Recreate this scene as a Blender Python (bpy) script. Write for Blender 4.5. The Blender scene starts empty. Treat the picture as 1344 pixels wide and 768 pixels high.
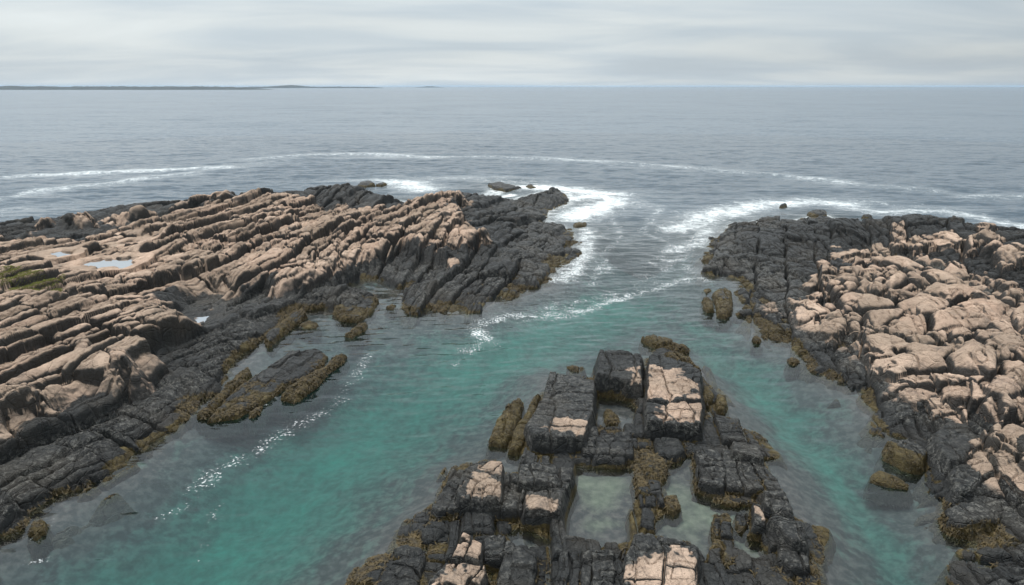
import bpy, math, random
import numpy as np
F32 = np.float32

# ------------------------------------------------------------------ camera model (used to survey the shore)
CAM_H, PITCH, FOC, W0, H0 = 15.0, math.radians(16.6), 908.0, 1344.0, 768.0
SP, CP = math.sin(PITCH), math.cos(PITCH)

def at(px, py, z=0.0):
    """survey: photo pixel -> the real point at height z"""
    dx, dy = (px - W0 / 2) / FOC, (py - H0 / 2) / FOC
    t = (CAM_H - z) / (SP + dy * CP)
    return (dx * t, (CP - dy * SP) * t)

def ats(pts, z=0.0):
    return [at(p[0], p[1], z) for p in pts]

scene = bpy.context.scene
COL = scene.collection

# ------------------------------------------------------------------ noise
def hsh(ix, iy, seed=0):
    h = (ix.astype(np.int64) * 374761393 + iy.astype(np.int64) * 668265263 + seed * 1442695041) & 0xFFFFFFFF
    h = ((h ^ (h >> 13)) * 1274126177) & 0xFFFFFFFF
    h = ((h ^ (h >> 16)) * 2246822519) & 0xFFFFFFFF
    return ((h ^ (h >> 15)) & 0xFFFFFF).astype(F32) / F32(16777216.0)

def vn(x, y, seed=0):
    ix, iy = np.floor(x), np.floor(y)
    fx, fy = (x - ix).astype(F32), (y - iy).astype(F32)
    fx = fx * fx * (3 - 2 * fx); fy = fy * fy * (3 - 2 * fy)
    ix = ix.astype(np.int64); iy = iy.astype(np.int64)
    a, b = hsh(ix, iy, seed), hsh(ix + 1, iy, seed)
    c, d = hsh(ix, iy + 1, seed), hsh(ix + 1, iy + 1, seed)
    return (a + (b - a) * fx) * (1 - fy) + (c + (d - c) * fx) * fy - F32(0.5)

def fbm(x, y, f, octv=3, seed=0, gain=0.5):
    r, a = 0, 1.0
    cs, sn = 0.8, 0.6
    for k in range(octv):
        r = r + a * vn(x * f + 13.7 * k, y * f - 7.3 * k, seed + 101 * k)
        x, y = x * cs - y * sn, x * sn + y * cs
        f *= 2.03; a *= gain
    return r

def ss(a, b, x):
    t = np.clip((x - a) / (b - a), 0, 1)
    return t * t * (3 - 2 * t)

def joints(u, v, Lu, Lv, seed, ju=0.34, jv=0.3):
    """two joint sets: rows across v, each cut at its own places along u; distances in metres"""
    a = v / Lv
    i = np.floor(a).astype(np.int64)
    z0 = np.zeros_like(i)
    bd = lambda k: k + jv * 2 * (hsh(k, z0, seed) - 0.5)
    r = np.where(a < bd(i), i - 1, np.where(a >= bd(i + 1), i + 1, i))
    b0, b1 = bd(r), bd(r + 1)
    dv = np.minimum(a - b0, b1 - a) * Lv
    cv = (a - b0) / (b1 - b0) * 2 - 1
    sc = 0.65 + 0.8 * hsh(r, z0 + 3, seed)
    c = u / Lu * sc + 31 * hsh(r, z0 + 7, seed)
    j = np.floor(c).astype(np.int64)
    be = lambda k: k + ju * 2 * (hsh(k, r, seed + 5) - 0.5)
    q = np.where(c < be(j), j - 1, np.where(c >= be(j + 1), j + 1, j))
    e0, e1 = be(q), be(q + 1)
    du = np.minimum(c - e0, e1 - c) * Lu / sc
    cu = (c - e0) / (e1 - e0) * 2 - 1
    return (np.minimum(du, dv).astype(F32), cu.astype(F32), cv.astype(F32),
            hsh(r, q, seed + 11), hsh(r, q, seed + 12), hsh(r, q, seed + 13), du.astype(F32), dv.astype(F32))

def voro(x, y, L, seed, jit=0.42):
    """cells of irregular blocks; F1 cell hash and distance to the nearest joint"""
    x, y = x / L, y / L
    ix, iy = np.floor(x).astype(np.int64), np.floor(y).astype(np.int64)
    best = np.full(x.shape, 9e9, F32); bx = np.zeros(x.shape, F32); by = bx.copy()
    bi = ix.copy(); bj = iy.copy()
    pts = []
    for dj in (-1, 0, 1):
        for di in (-1, 0, 1):
            i, j = ix + di, iy + dj
            px = (i + 0.5 + jit * 2 * (hsh(i, j, seed) - 0.5) - x).astype(F32)
            py = (j + 0.5 + jit * 2 * (hsh(i, j, seed + 1) - 0.5) - y).astype(F32)
            d = px * px + py * py
            m = d < best
            best = np.where(m, d, best); bx = np.where(m, px, bx); by = np.where(m, py, by)
            bi = np.where(m, i, bi); bj = np.where(m, j, bj)
            pts.append((px, py))
    ed = np.full(x.shape, 9e9, F32)
    for px, py in pts:
        ex, ey = px - bx, py - by
        l = np.sqrt(ex * ex + ey * ey)
        dd = np.where(l > 1e-4, ((px + bx) * ex + (py + by) * ey) * 0.5 / np.maximum(l, 1e-4), 9e9)
        ed = np.minimum(ed, dd)
    return ed * L, -bx * L, -by * L, hsh(bi, bj, seed + 11), hsh(bi, bj, seed + 12), hsh(bi, bj, seed + 13)

def sdf(X, Y, poly):
    """signed distance to a polygon, positive inside"""
    d2 = np.full(X.shape, 1e12, F32)
    ins = np.zeros(X.shape, bool)
    n = len(poly)
    for k in range(n):
        ax, ay = poly[k]; bx, by = poly[(k + 1) % n]
        ex, ey = bx - ax, by - ay
        L2 = ex * ex + ey * ey + 1e-12
        t = np.clip(((X - ax) * ex + (Y - ay) * ey) / L2, 0, 1)
        dx, dy = X - (ax + t * ex), Y - (ay + t * ey)
        d2 = np.minimum(d2, dx * dx + dy * dy)
        if abs(ey) > 1e-9:
            c = ((ay > Y) != (by > Y)) & (X < (Y - ay) * (ex / ey) + ax)
            ins ^= c
    d = np.sqrt(d2)
    return np.where(ins, d, -d).astype(F32)

def ldist(X, Y, line):
    d2 = np.full(X.shape, 1e12, F32)
    for (ax, ay), (bx, by) in zip(line[:-1], line[1:]):
        ex, ey = bx - ax, by - ay
        t = np.clip(((X - ax) * ex + (Y - ay) * ey) / (ex * ex + ey * ey + 1e-12), 0, 1)
        d2 = np.minimum(d2, (X - ax - t * ex) ** 2 + (Y - ay - t * ey) ** 2)
    return np.sqrt(d2).astype(F32)

# ------------------------------------------------------------------ survey of the shore (photo pixels unless noted)
L_near = [(0, 709), (30, 700), (60, 680), (83, 656), (117, 649), (150, 629), (180, 612), (200, 582), (227, 569),
          (247, 542), (285, 515), (310, 490), (333, 466), (345, 455), (370, 430), (397, 412), (420, 408), (447, 418), (470, 419),
          (488, 405), (497, 389), (480, 385), (448, 384), (452, 377), (475, 368), (497, 369), (520, 377), (525, 385), (533, 402), (545, 411),
          (590, 411), (638, 406), (650, 393), (665, 396), (700, 382), (722, 379), (728, 368), (735, 353), (753, 337),
          (761, 314), (740, 299), (716, 290), (716, 278), (745, 268), (746, 253), (712, 253), (690, 259), (672, 263), (650, 268), (632, 268),
          (648, 256), (667, 247), (660, 242)]
L_far = [(635, 239), (608, 239), (561, 250), (545, 255), (515, 242), (470, 242), (448, 239), (430, 236), (400, 239), (370, 246),
         (340, 245), (270, 254), (200, 261), (140, 261), (80, 274), (20, 284), (0, 289)]
def push(pts, d):
    return [(x, y + d) for x, y in pts]
LEFT = ats(L_near, 0.0) + push(ats(L_far, 2.6), 2.5) + [(-70, 74), (-100, 62), (-120, 20), (-60, -4), (-24, 4), (-20, 14)]
LP_px = [(0, 528), (55, 516), (95, 498), (140, 486), (165, 468), (215, 450), (245, 428), (255, 408), (232, 398), (205, 398),
         (213, 390), (267, 374), (300, 382), (340, 368), (367, 374), (400, 376), (430, 362), (455, 350), (470, 352), (478, 335), (500, 328), (530, 322),
         (560, 330), (582, 343), (590, 330), (600, 320), (625, 316), (640, 305), (612, 296), (600, 280), (606, 258), (596, 252), (565, 266),
         (545, 273), (530, 285), (490, 288), (455, 280), (430, 274), (415, 266), (385, 260), (350, 260), (300, 270), (230, 289), (200, 295),
         (140, 307), (60, 317), (0, 328)]
LEFT_PINK = ats(LP_px, 2.2) + [(-70, 62), (-110, 45), (-100, 10), (-40, 8), (-24, 17)]
LT_px = ([(146, 286), (200, 273), (255, 266), (300, 260), (302, 263), (252, 271), (200, 280), (150, 291)], [(0, 310), (60, 292), (110, 284), (112, 288), (60, 297), (0, 316)])
LEFT_TAN = [ats(q, 3.0) for q in LT_px]

R_near = [(966, 294), (946, 299), (940, 308), (936, 321), (921, 345), (919, 354), (933, 364), (956, 361), (964, 372), (976, 400), (986, 424), (1000, 444),
          (1036, 451), (1069, 478), (1090, 501), (1110, 503), (1119, 518), (1131, 533), (1150, 552), (1163, 572), (1196, 577), (1219, 606),
          (1232, 628), (1243, 648), (1243, 686), (1263, 709), (1276, 726), (1296, 768)]
R_far = [(1344, 306), (1313, 299), (1263, 288), (1223, 283), (1180, 281), (1150, 284), (1126, 281), (1096, 270), (1056, 277), (1023, 275), (984, 281)]
RIGHT = list(reversed(ats(R_near, 0.0)))
RIGHT = [(15.5, 10), (20, 2), (70, -5), (130, 20), (120, 60), (75, 66)] + push(ats(R_far, 1.7), 2.5) + list(reversed(RIGHT))
RP_px = [(1183, 316), (1150, 326), (1118, 330), (1104, 340), (1082, 346), (1066, 362), (1074, 378), (1052, 398), (1072, 410), (1078, 430),
                  (1110, 436), (1146, 446), (1180, 452), (1150, 462), (1140, 478), (1172, 492), (1178, 512), (1215, 520), (1240, 508), (1300, 512), (1236, 540), (1260, 545), (1292, 562),
                  (1298, 600), (1344, 618)]
RQ_px = [(1344, 372), (1290, 355), (1235, 338)]
RIGHT_PINK = ats(RP_px, 2.2) + [(26, 20), (110, 10), (90, 55), (62, 58)] + ats(RQ_px, 2.2)
RT_px = [[(1262, 316), (1290, 308), (1344, 320), (1390, 330), (1390, 356), (1344, 344), (1300, 340), (1268, 332)]]
RIGHT_TAN = [ats(q, 3.0) for q in RT_px]

MID = ats([(440, 795), (468, 768), (498, 729), (528, 689), (565, 656), (591, 613), (612, 606), (635, 602), (661, 603), (662, 618), (680, 618), (681, 600), (666, 588),
           (692, 556), (712, 520), (721, 488), (781, 498), (784, 512), (800, 518), (838, 518), (848, 500), (850, 468),
           (868, 458), (919, 482), (923, 505), (938, 512), (956, 520), (955, 533), (936, 540), (980, 562), (1006, 592), (1023, 615), (1039, 650), (1047, 672), (1069, 682),
           (1080, 715), (1073, 728), (1077, 768), (1085, 800)], 0.0) + [(9.5, 8), (2, 2), (-7, 4), (-7, 12)]
MID_POOLS = [ats(q, 0) for q in (
    [(783, 521), (815, 519), (838, 535), (832, 562), (796, 562), (780, 555)],
    [(752, 610), (800, 613), (832, 618), (830, 660), (826, 718), (800, 722), (742, 718), (738, 690), (748, 650)],
    [(878, 612), (908, 600), (914, 636), (940, 658), (985, 672), (1002, 718), (1018, 735), (990, 736), (962, 722), (930, 742), (905, 716), (848, 704), (862, 690), (876, 672), (874, 640), (848, 634)],
    [(668, 702), (690, 692), (722, 706), (738, 716), (705, 722), (676, 712)],
    [(661, 600), (682, 598), (680, 618), (660, 620)])]

# ------------------------------------------------------------------ polar survey grid (finer close to where people look from)
RES = 1.0
NC, NR = int(1560 * RES), int(1900 * RES)
AZ = np.radians(np.linspace(-51, 51, NC)).astype(np.float64)
RR = 12.5 * np.exp(np.linspace(0, math.log(150 / 12.5), NR))
GX = (RR[:, None] * np.sin(AZ)[None, :]).astype(F32)
GY = (RR[:, None] * np.cos(AZ)[None, :]).astype(F32)
ST = 4
rsub = np.unique(np.append(np.arange(0, NR, ST), NR - 1)); csub = np.unique(np.append(np.arange(0, NC, ST), NC - 1))
CX, CY = GX[np.ix_(rsub, csub)], GY[np.ix_(rsub, csub)]

def up(c):
    """coarse survey -> full grid, linear"""
    ri = np.interp(np.arange(NR), rsub, np.arange(len(rsub))); ci = np.interp(np.arange(NC), csub, np.arange(len(csub)))
    r0 = np.minimum(ri.astype(int), len(rsub) - 2); c0 = np.minimum(ci.astype(int), len(csub) - 2)
    fr = (ri - r0).astype(F32)[:, None]; fc = (ci - c0).astype(F32)[None, :]
    t = c[r0] * (1 - fr) + c[r0 + 1] * fr
    return t[:, c0] * (1 - fc) + t[:, c0 + 1] * fc

def csdf(poly):
    return up(sdf(CX, CY, poly))

sL, pL = csdf(LEFT), csdf(LEFT_PINK)
for q in LEFT_TAN: pL = np.maximum(pL, np.minimum(csdf(q) * 1.6, 1.5))
sR, pR = csdf(RIGHT), csdf(RIGHT_PINK)
for q in RIGHT_TAN: pR = np.maximum(pR, np.minimum(csdf(q) * 1.6, 1.5))
sM = csdf(MID)
poolM = np.full(GX.shape, -50, F32)
for q in MID_POOLS: poolM = np.maximum(poolM, csdf(q))

def ridge(pxline, z, h, w):
    d = up(ldist(CX, CY, ats(pxline, z)))
    return h * np.exp(-(d / w) ** 2)

# broad rises of the two headlands
hiL = (ridge([(0, 292), (100, 272), (210, 264), (300, 255), (420, 243), (440, 246)], 3.2, 1.6, 4.0)
       + ridge([(460, 258), (530, 262)], 2.0, 0.8, 3.0) + ridge([(596, 252), (625, 250), (600, 265), (560, 280)], 2.5, 1.0, 3.2)
       + ridge([(690, 262), (735, 258)], 1.0, .5, 2.5)
       + ridge([(480, 305), (560, 300), (620, 296)], 2.2, 0.7, 4.5)
       + ridge([(262, 480), (345, 425), (420, 396), (490, 384)], .6, .5, 2.4) + ridge([(0, 640), (90, 600), (200, 540), (262, 490)], .8, .35, 2.5)
       + ridge([(0, 420), (120, 405), (240, 400)], 2.4, 0.45, 2.2) + ridge([(90, 480), (170, 440), (240, 415)], 2.2, 0.35, 1.5))
hiR = (ridge([(1165, 290), (1240, 292), (1344, 312), (1420, 330)], 3.0, 2.3, 4.5)
       + ridge([(1000, 300), (1030, 296), (1080, 300)], 2.0, .75, 4)
       + ridge([(1150, 345), (1230, 380), (1320, 420), (1344, 450)], 2.4, 0.6, 5.0)
       + ridge([(1185, 495), (1290, 500), (1344, 490)], 2.2, 0.45, 2.0) + ridge([(1344, 560), (1300, 545)], 2.4, .5, 2.5)
       - ridge([(1150, 296), (1190, 318), (1250, 340), (1344, 372)], 2.6, 1.9, 2.2))

# ------------------------------------------------------------------ rock surfaces
def rock(x, y, s, p, hi, ang, dirv, kind, seed):
    """jointed granite: returns height and the surface zones"""
    ca, sa = math.cos(ang), math.sin(ang)
    u0, v0 = x * ca + y * sa, (x * sa - y * ca)         # u along the strike, v across it (to the right)
    wu = 1.7 * fbm(x, y, 0.10, 2, seed + 1) + 0.25 * vn(x * .9, y * .9, seed + 31); wv = 1.9 * fbm(x, y, 0.085, 2, seed + 2) + .22 * fbm(x, y, .5, 2, seed + 3)
    u, v = u0 + wu, v0 + wv
    soft = ss(-1.5, 2.5, p)
    tame = .35 + .8 * ss(-.25, .3, fbm(x, y, .05, 2, seed + 15))
    if kind == 'ledge':
        d1, cu, cv, h1, h2, h3, du1, dv1 = joints(u, v, 8.0, 2.3, seed + 10, .36, .36)
        d2, ox2, oy2, g1, g2, g3, _, _ = joints(u + .5 * fbm(u, v, .5, 2, seed + 44), v + .12 * fbm(u * .4, v, .9, 2, seed + 41), 3.2, 1.0, seed + 20, .4, .36)
        us = .75 * u + .5 * h1
        e2, ex, ey, f1_, f2_, f3_ = voro(us + .3 * fbm(u, v, .8, 2, seed + 41), v + .3 * fbm(u, v, .8, 2, seed + 43), 1.25, seed + 22)
        tipw = ss(-26, -15, x) * ss(44, 58, y) * .9 + .15 + .55 * ss(.0, .25, fbm(x, y, .07, 2, seed + 16))
        bl = h2 < tipw
        d2 = np.where(bl, e2, d2); g1 = np.where(bl, f1_, g1); g2 = np.where(bl, f2_, g2); g3 = np.where(bl, f3_, g3)
        ox2 = np.where(bl, ex, ox2 * .5); oy2 = np.where(bl, ey, oy2 * .45)
        d3, cu3, cv3, k1, k2, k3, du3, dv3 = joints(u, v + .10 * fbm(u * .5, v, .9, 2, seed + 42), 2.6, 0.40, seed + 30)
        lump = 0.72 * (h1 - .5) + 0.36 * dirv * cv * (.25 + h3) * tame + .16 * cu * (h3 - .5)
        lump2 = 0.36 * (g1 - .5) + .16 * ox2 * (g2 - .5) + .24 * dirv * oy2 * (g3 + .05)
        lump2 *= .45 + .55 * soft; g2 = g2 * (.62 + .38 * soft); g3 = g3 * (.5 + .5 * soft)
        lump2 += .26 * (1 - np.exp(-d2 / .28)) - .2
        r1 = .26; r2 = np.where(bl, .26, .15)
    else:
        wx, wy = x + .8 * fbm(x, y, .3, 2, seed + 4), (y + .8 * fbm(x, y, .3, 2, seed + 5))
        a1, acu, acv, ah1, ah2, ah3, _, _ = joints(.94 * wy + .34 * wx, .94 * wx - .34 * wy, 3.4, 2.2, seed + 10, .38, .36)
        v1, vx, vy, vh1, vh2, vh3 = voro(.93 * wx + .3 * wy, .8 * wy - .25 * wx, 2.3, seed + 14, .46)
        pk = soft + .5 * (vh1 - .5) + .5 * fbm(x, y, .25, 2, seed + 17) > .55
        d1 = np.where(pk, v1, a1); h1 = np.where(pk, vh1, ah1); h2 = np.where(pk, vh2, ah2); h3 = np.where(pk, vh3, ah3)
        e2, ex, ey, f1_, f2_, f3_ = voro(wx + .2 * fbm(x, y, 1.0, 2, seed + 6), .85 * wy + .3 * h1, 1.0, seed + 20, .46)
        c2, ccu, ccv, c1_, c2_, c3_, _, _ = joints(wy, wx + .1 * wy, 1.7, .9, seed + 21, .38, .34)
        small = np.where(pk, vh2 < .52, ah3 > .6)
        d2 = np.where(pk, e2, c2); g1 = np.where(pk, f1_, c1_); g2 = np.where(pk, f2_, c2_); g3 = np.where(pk, f3_, c3_)
        d2 = np.where(small | ~pk, d2, 5.0)
        d3, cu3, cv3, k1, k2, k3, du3, dv3 = joints(u + .3 * vh1, v + .3 * fbm(u, v, .7, 2, seed + 42), 2.2, 0.85, seed + 30)
        lump = np.where(pk, .62 * (h1 - .5) + .25 * vx * (h2 - .5) + .22 * vy * (h3 - .3) + .62 * (1 - np.exp(-v1 / .42)) - .35,
                        .60 * (h1 - .5) + .18 * acu * (h2 - .5) - .24 * acv * (h3 - .1))
        lump2 = np.where(pk, small * (.46 * (g1 - .5) + .3 * ex * (g2 - .5) + .3 * ey * (g3 - .4) + .34 * (1 - np.exp(-e2 / .2)) - .25),
                         .22 * (g1 - .5) + .10 * ccu * (g2 - .5) + .10 * ccv * (g3 - .5))
        r1 = .30; r2 = .26
    blk = 1.1 * (h1 - .5) + .6 * (g1 - .5)
    sv = s + blk * np.clip(1.2 - s / 9, 0.25, 1) + .7 * fbm(x, y, .6, 2, seed + 7)
    pv = p + .9 * blk + .8 * fbm(x, y, .5, 2, seed + 8)
    pz_ = p + (1.9 if kind == 'ledge' else 4.4) * blk + 1.0 * fbm(x, y, .35, 3, seed + 8) - (.05 if kind == 'ledge' else -.8) + 1.3 * ss(3, 8, p)
    rise_, stp = (1.15, 1.15) if kind == 'ledge' else (.95, .45)
    land = np.where(sv > 0, rise_ * (1 - np.exp(-np.maximum(sv, 0) / 2.6)) + .03 * np.clip(sv, 0, 14), np.maximum(sv * 1.4, -3.0))
    step = stp * ss(-.5, .8, pv) + .045 * np.clip(pv, 0, 16)
    amp = .32 + .68 * ss(0.3, 5, sv)
    und = .35 * fbm(x, y, .14, 2, seed + 9)
    z = land + step + hi * ss(-.4, 1.6, s) + (lump + und) * amp + lump2 * (.35 + .65 * amp)
    # rounded edges of the joint blocks, open cracks between them
    w1 = (.45 + .75 * h3) * (.6 + .4 * soft)
    q1 = np.clip(1 - d1 / r1, 0, 1); z -= .17 * w1 * q1 ** 1.6 * amp
    zc = -.95 * np.exp(-(d1 / .09) ** 2) * amp * ss(.2, .7, h2)
    q2 = np.clip(1 - d2 / r2, 0, 1); z -= (.10 if kind == 'ledge' else .20) * q2 ** 1.5 * (.3 + .9 * g3) * amp
    zc -= .50 * np.exp(-(d2 / .065) ** 2) * ss(.25, .6, g2) * (.4 + .6 * amp)
    use = (g2 > .25)
    q3 = np.clip(1 - d3 / .16, 0, 1); z -= .07 * q3 ** 2 * use * (k1 > .3)
    z += .05 * (k2 - .5) * use * (.3 + .7 * soft)
    zc -= .20 * np.exp(-(d3 / .042) ** 2) * use * (k3 > .4)
    zone4 = ss(-.05, .22, fbm(x, y, .16, 2, seed + 81)) * (.15 + .85 * soft) * (1.0 if kind == 'ledge' else .5)
    d4, ox4, oy4, q1_, q2_, q3_ = voro((u if kind == 'ledge' else v) * .7 + .1 * vn(x * 2.5, y * 2.5, seed + 82), (v if kind == 'ledge' else u) + .1 * vn(x * 2.5, y * 2.5, seed + 83), .55, seed + 84, .46)
    z += zone4 * amp * (.20 * (q1_ - .5) + .30 * oy4 * (q2_ - .4) + .2 * ox4 * (q3_ - .5) - .07 * np.clip(1 - d4 / .12, 0, 1) ** 1.6)
    zc -= zone4 * .20 * np.exp(-(d4 / .04) ** 2) * (q3_ > .25) * (.4 + .6 * amp)
    hair = np.abs(fbm(u * .5, v, .75, 3, seed + 53))
    zc -= .18 * np.exp(-(hair / .016) ** 2) * (.3 + .7 * amp)
    z += .13 * fbm(x, y, .9, 3, seed + 51)
    low = ss(.75, .1, z) * ss(-.6, .1, z)
    z += low * (.16 * fbm(x, y, 2.2, 3, seed + 61) + .03)
    return z, pz_, (.5 * h1 + .5 * g1), zc

def zones(x, y, z, pv, cell, seed, weedtop=.24, pz0=.9):
    pink = ss(-.35, .55, pv + .9 * fbm(x, y, .8, 4, seed + 71, .6)) * ss(pz0, pz0 + .55, z + .5 * vn(x * .7, y * .7, seed + 72))
    wl = z + .45 * fbm(x, y, .33, 3, seed + 73) + .25 * (cell - .5)
    weed = ss(weedtop + .22, weedtop - .15, wl)
    return pink.astype(F32), weed.astype(F32), cell.astype(F32)

NEG = -60.0
def survey(px, Z, guess):
    """where the sight line to a photo point meets the modelled ground"""
    t = np.geomspace(14, 170, 900)
    out = []
    for a, b in px:
        dx, dy = (a - W0 / 2) / FOC, (b - H0 / 2) / FOC
        x, y, z = dx * t, (CP - dy * SP) * t, CAM_H - (SP + dy * CP) * t
        i = np.clip(np.round(np.log(np.maximum(np.hypot(x, y), 12.6) / 12.5) / math.log(150 / 12.5) * (NR - 1) / ST).astype(int), 0, Z.shape[0] - 1)
        j = np.clip(np.round((np.degrees(np.arctan2(x, y)) + 51) / 102 * (NC - 1) / ST).astype(int), 0, Z.shape[1] - 1)
        hit = np.nonzero(Z[i, j] > z)[0]
        out.append((x[hit[0]], y[hit[0]]) if len(hit) and Z[i[hit[0]], j[hit[0]]] > .2 else at(a, b, guess))
    return out
CS = np.ix_(rsub, csub)
for it in range(2):
    Zc = np.full(CX.shape, NEG, F32)
    for s, p, hi, ang, dirv, kind, seed in ((sL, pL, hiL, math.radians(74), 1.0, 'ledge', 100), (sR, pR, hiR, math.radians(86), -1.0, 'block', 400)):
        mm = s[CS] > -4
        Zc[mm] = np.maximum(Zc[mm], rock(CX[mm], CY[mm], s[CS][mm], p[CS][mm], hi[CS][mm], ang, dirv, kind, seed)[0])
    pL = csdf(survey(LP_px, Zc, 3.0) + LEFT_PINK[len(LP_px):])
    for q in LT_px: pL = np.maximum(pL, np.minimum(csdf(survey(q, Zc, 3.4)), .5))
    pR = csdf(survey(RP_px, Zc, 3.0) + [(26, 20), (110, 10), (90, 55), (62, 58)] + survey(RQ_px, Zc, 3.0))
    for q in RT_px: pR = np.maximum(pR, np.minimum(csdf(survey(q, Zc, 3.4)) * 1.6, 1.5))
Zb = np.full(GX.shape, NEG, F32)          # bedrock
OWN = np.zeros(GX.shape, np.int8)
PK = np.zeros(GX.shape, F32); WD = np.zeros(GX.shape, F32); CE = np.zeros(GX.shape, F32)
LAY = {}
for key, s, p, hi, ang, dirv, kind, seed in (('L', sL, pL, hiL, math.radians(74), 1.0, 'ledge', 100), ('R', sR, pR, hiR, math.radians(86), -1.0, 'block', 400)):
    m = s > -4.0
    x, y = GX[m], GY[m]
    z, pv, cell, zc = rock(x, y, s[m], p[m], hi[m], ang, dirv, kind, seed)
    a, b, c = zones(x, y, z, pv, cell, seed, .24, .9 if kind == 'ledge' else .5)
    Z = np.full(GX.shape, -3.0, F32); Z[m] = z
    for _ in range(1):
        Z[1:-1] = .25 * Z[:-2] + .5 * Z[1:-1] + .25 * Z[2:]
        Z[:, 1:-1] = .25 * Z[:, :-2] + .5 * Z[:, 1:-1] + .25 * Z[:, 2:]
    Z[m] += .085 * fbm(x, y, 3.0, 4, seed + 52, .62) + zc
    Z[~m] = NEG
    LAY[key] = Z
    PK[m], WD[m], CE[m] = a, b, c
# middle outcrop: low jointed shelf holding pools, blocks stand on it
m = sM > -3.0
x, y, s = GX[m], GY[m], sM[m]
wx, wy = x + .35 * fbm(x, y, .35, 2, 701), y + .35 * fbm(x, y, .35, 2, 702)
d1, cu, cv, h1, h2, h3, _, _ = joints(wy + .06 * wx, wx - .06 * wy, 2.3, 1.5, 710)
d2, _, _, g1, g2, g3, _, _ = joints(wy, wx, .9, .6, 720)
sv = s + .7 * (h1 - .5) + .5 * fbm(x, y, .8, 2, 703)
z = np.where(sv > 0, .24 * (1 - np.exp(-np.maximum(sv, 0) / .7)), np.maximum(sv * 1.5, -3))
z += .34 * (h1 - .45) * ss(.2, 1.4, sv) + .10 * (g1 - .5) + .08 * cu * (h2 - .5) + .08 * cv * (h3 - .5)
pl = poolM[m] + .25 * fbm(x, y, .9, 2, 704)
z -= .12 * np.clip(1 - d1 / .25, 0, 1) ** 2 + .14 * np.exp(-(d1 / .05) ** 2) + .05 * np.clip(1 - d2 / .16, 0, 1) ** 2 * (g2 > .3) + .07 * np.exp(-(d2 / .03) ** 2) * (g3 > .4)
z = z + (np.minimum(z, -.95 + .25 * fbm(x, y, .7, 2, 705)) - z) * ss(-.15, .35, pl)
z += .09 * fbm(x, y, 1.3, 3, 706) + .03 * fbm(x, y, 5, 2, 707)
a, b, c = zones(x, y, z, s * 0 - 5, .5 * h1 + .5 * g1, 700, .12)
Z = np.full(GX.shape, NEG, F32); Z[m] = z
LAY['M'] = Z
PK[m], WD[m], CE[m] = a, b, c
for q in ([(320, 487), (333, 464), (353, 447), (387, 423), (402, 409), (425, 404), (447, 410), (470, 420), (450, 428), (430, 440), (400, 452), (376, 458), (350, 470)],
          [(448, 379), (470, 368), (497, 368), (521, 377), (527, 388), (510, 404), (490, 408), (500, 390), (484, 384)],
          [(262, 544), (285, 518), (312, 490), (328, 484), (322, 496), (300, 514), (280, 536)]):
    d = csdf(ats(q, 0)) + .3 * fbm(GX, GY, .8, 2, 66)
    LAY['L'] += (np.minimum(LAY['L'], -.35) - LAY['L']) * ss(-.25, .25, d)
Zb = np.maximum(np.maximum(LAY['L'], LAY['R']), LAY['M'])

# ------------------------------------------------------------------ materials
class NT:
    def __init__(self, mat):
        self.t = mat.node_tree; self.n = self.t.nodes; self.l = self.t.links
    def new(self, typ, **kw):
        n = self.n.new(typ)
        for k, v in kw.items():
            if k.startswith('in_'):
                key = k[3:]; key = int(key) if key.isdigit() else key.replace('__', ' ')
                if isinstance(v, bpy.types.NodeSocket): self.l.new(v, n.inputs[key])
                else: n.inputs[key].default_value = v
            else: setattr(n, k, v)
        return n
    def math(self, op, a, b=0.0, c=0.0, clamp=False):
        n = self.new('ShaderNodeMath', operation=op, use_clamp=clamp, in_0=a, in_1=b)
        if op in ('MULTIPLY_ADD',):
            n2 = n.inputs[2]
            if isinstance(c, bpy.types.NodeSocket): self.l.new(c, n2)
            else: n2.default_value = c
        return n.outputs[0]
    def attr(self, name):
        return self.new('ShaderNodeAttribute', attribute_name=name).outputs['Fac']
    def noise(self, vec, scale, detail=3, rough=.55, dist=0.0):
        return self.new('ShaderNodeTexNoise', in_Vector=vec, in_Scale=scale, in_Detail=detail, in_Roughness=rough, in_Distortion=dist).outputs[0]
    def map(self, v, a, b, c=0.0, d=1.0, smooth=True):
        n = self.new('ShaderNodeMapRange', interpolation_type='SMOOTHSTEP' if smooth else 'LINEAR', in_0=v, in_1=a, in_2=b, in_3=c, in_4=d)
        return n.outputs[0]
    def mix(self, f, a, b):
        n = self.n.new('ShaderNodeMix'); n.data_type = 'RGBA'; n.clamp_factor = True
        for i, v in ((0, f), (6, a), (7, b)):
            if isinstance(v, bpy.types.NodeSocket): self.l.new(v, n.inputs[i])
            else: n.inputs[i].default_value = v if i == 0 else (*v, 1.0)
        return n.outputs[2]
    def out(self, sh):
        self.l.new(sh, self.n['Material Output'].inputs['Surface'])

def newmat(name):
    m = bpy.data.materials.new(name); m.use_nodes = True
    m.node_tree.nodes.remove(m.node_tree.nodes['Principled BSDF'])
    return m, NT(m)

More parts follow.
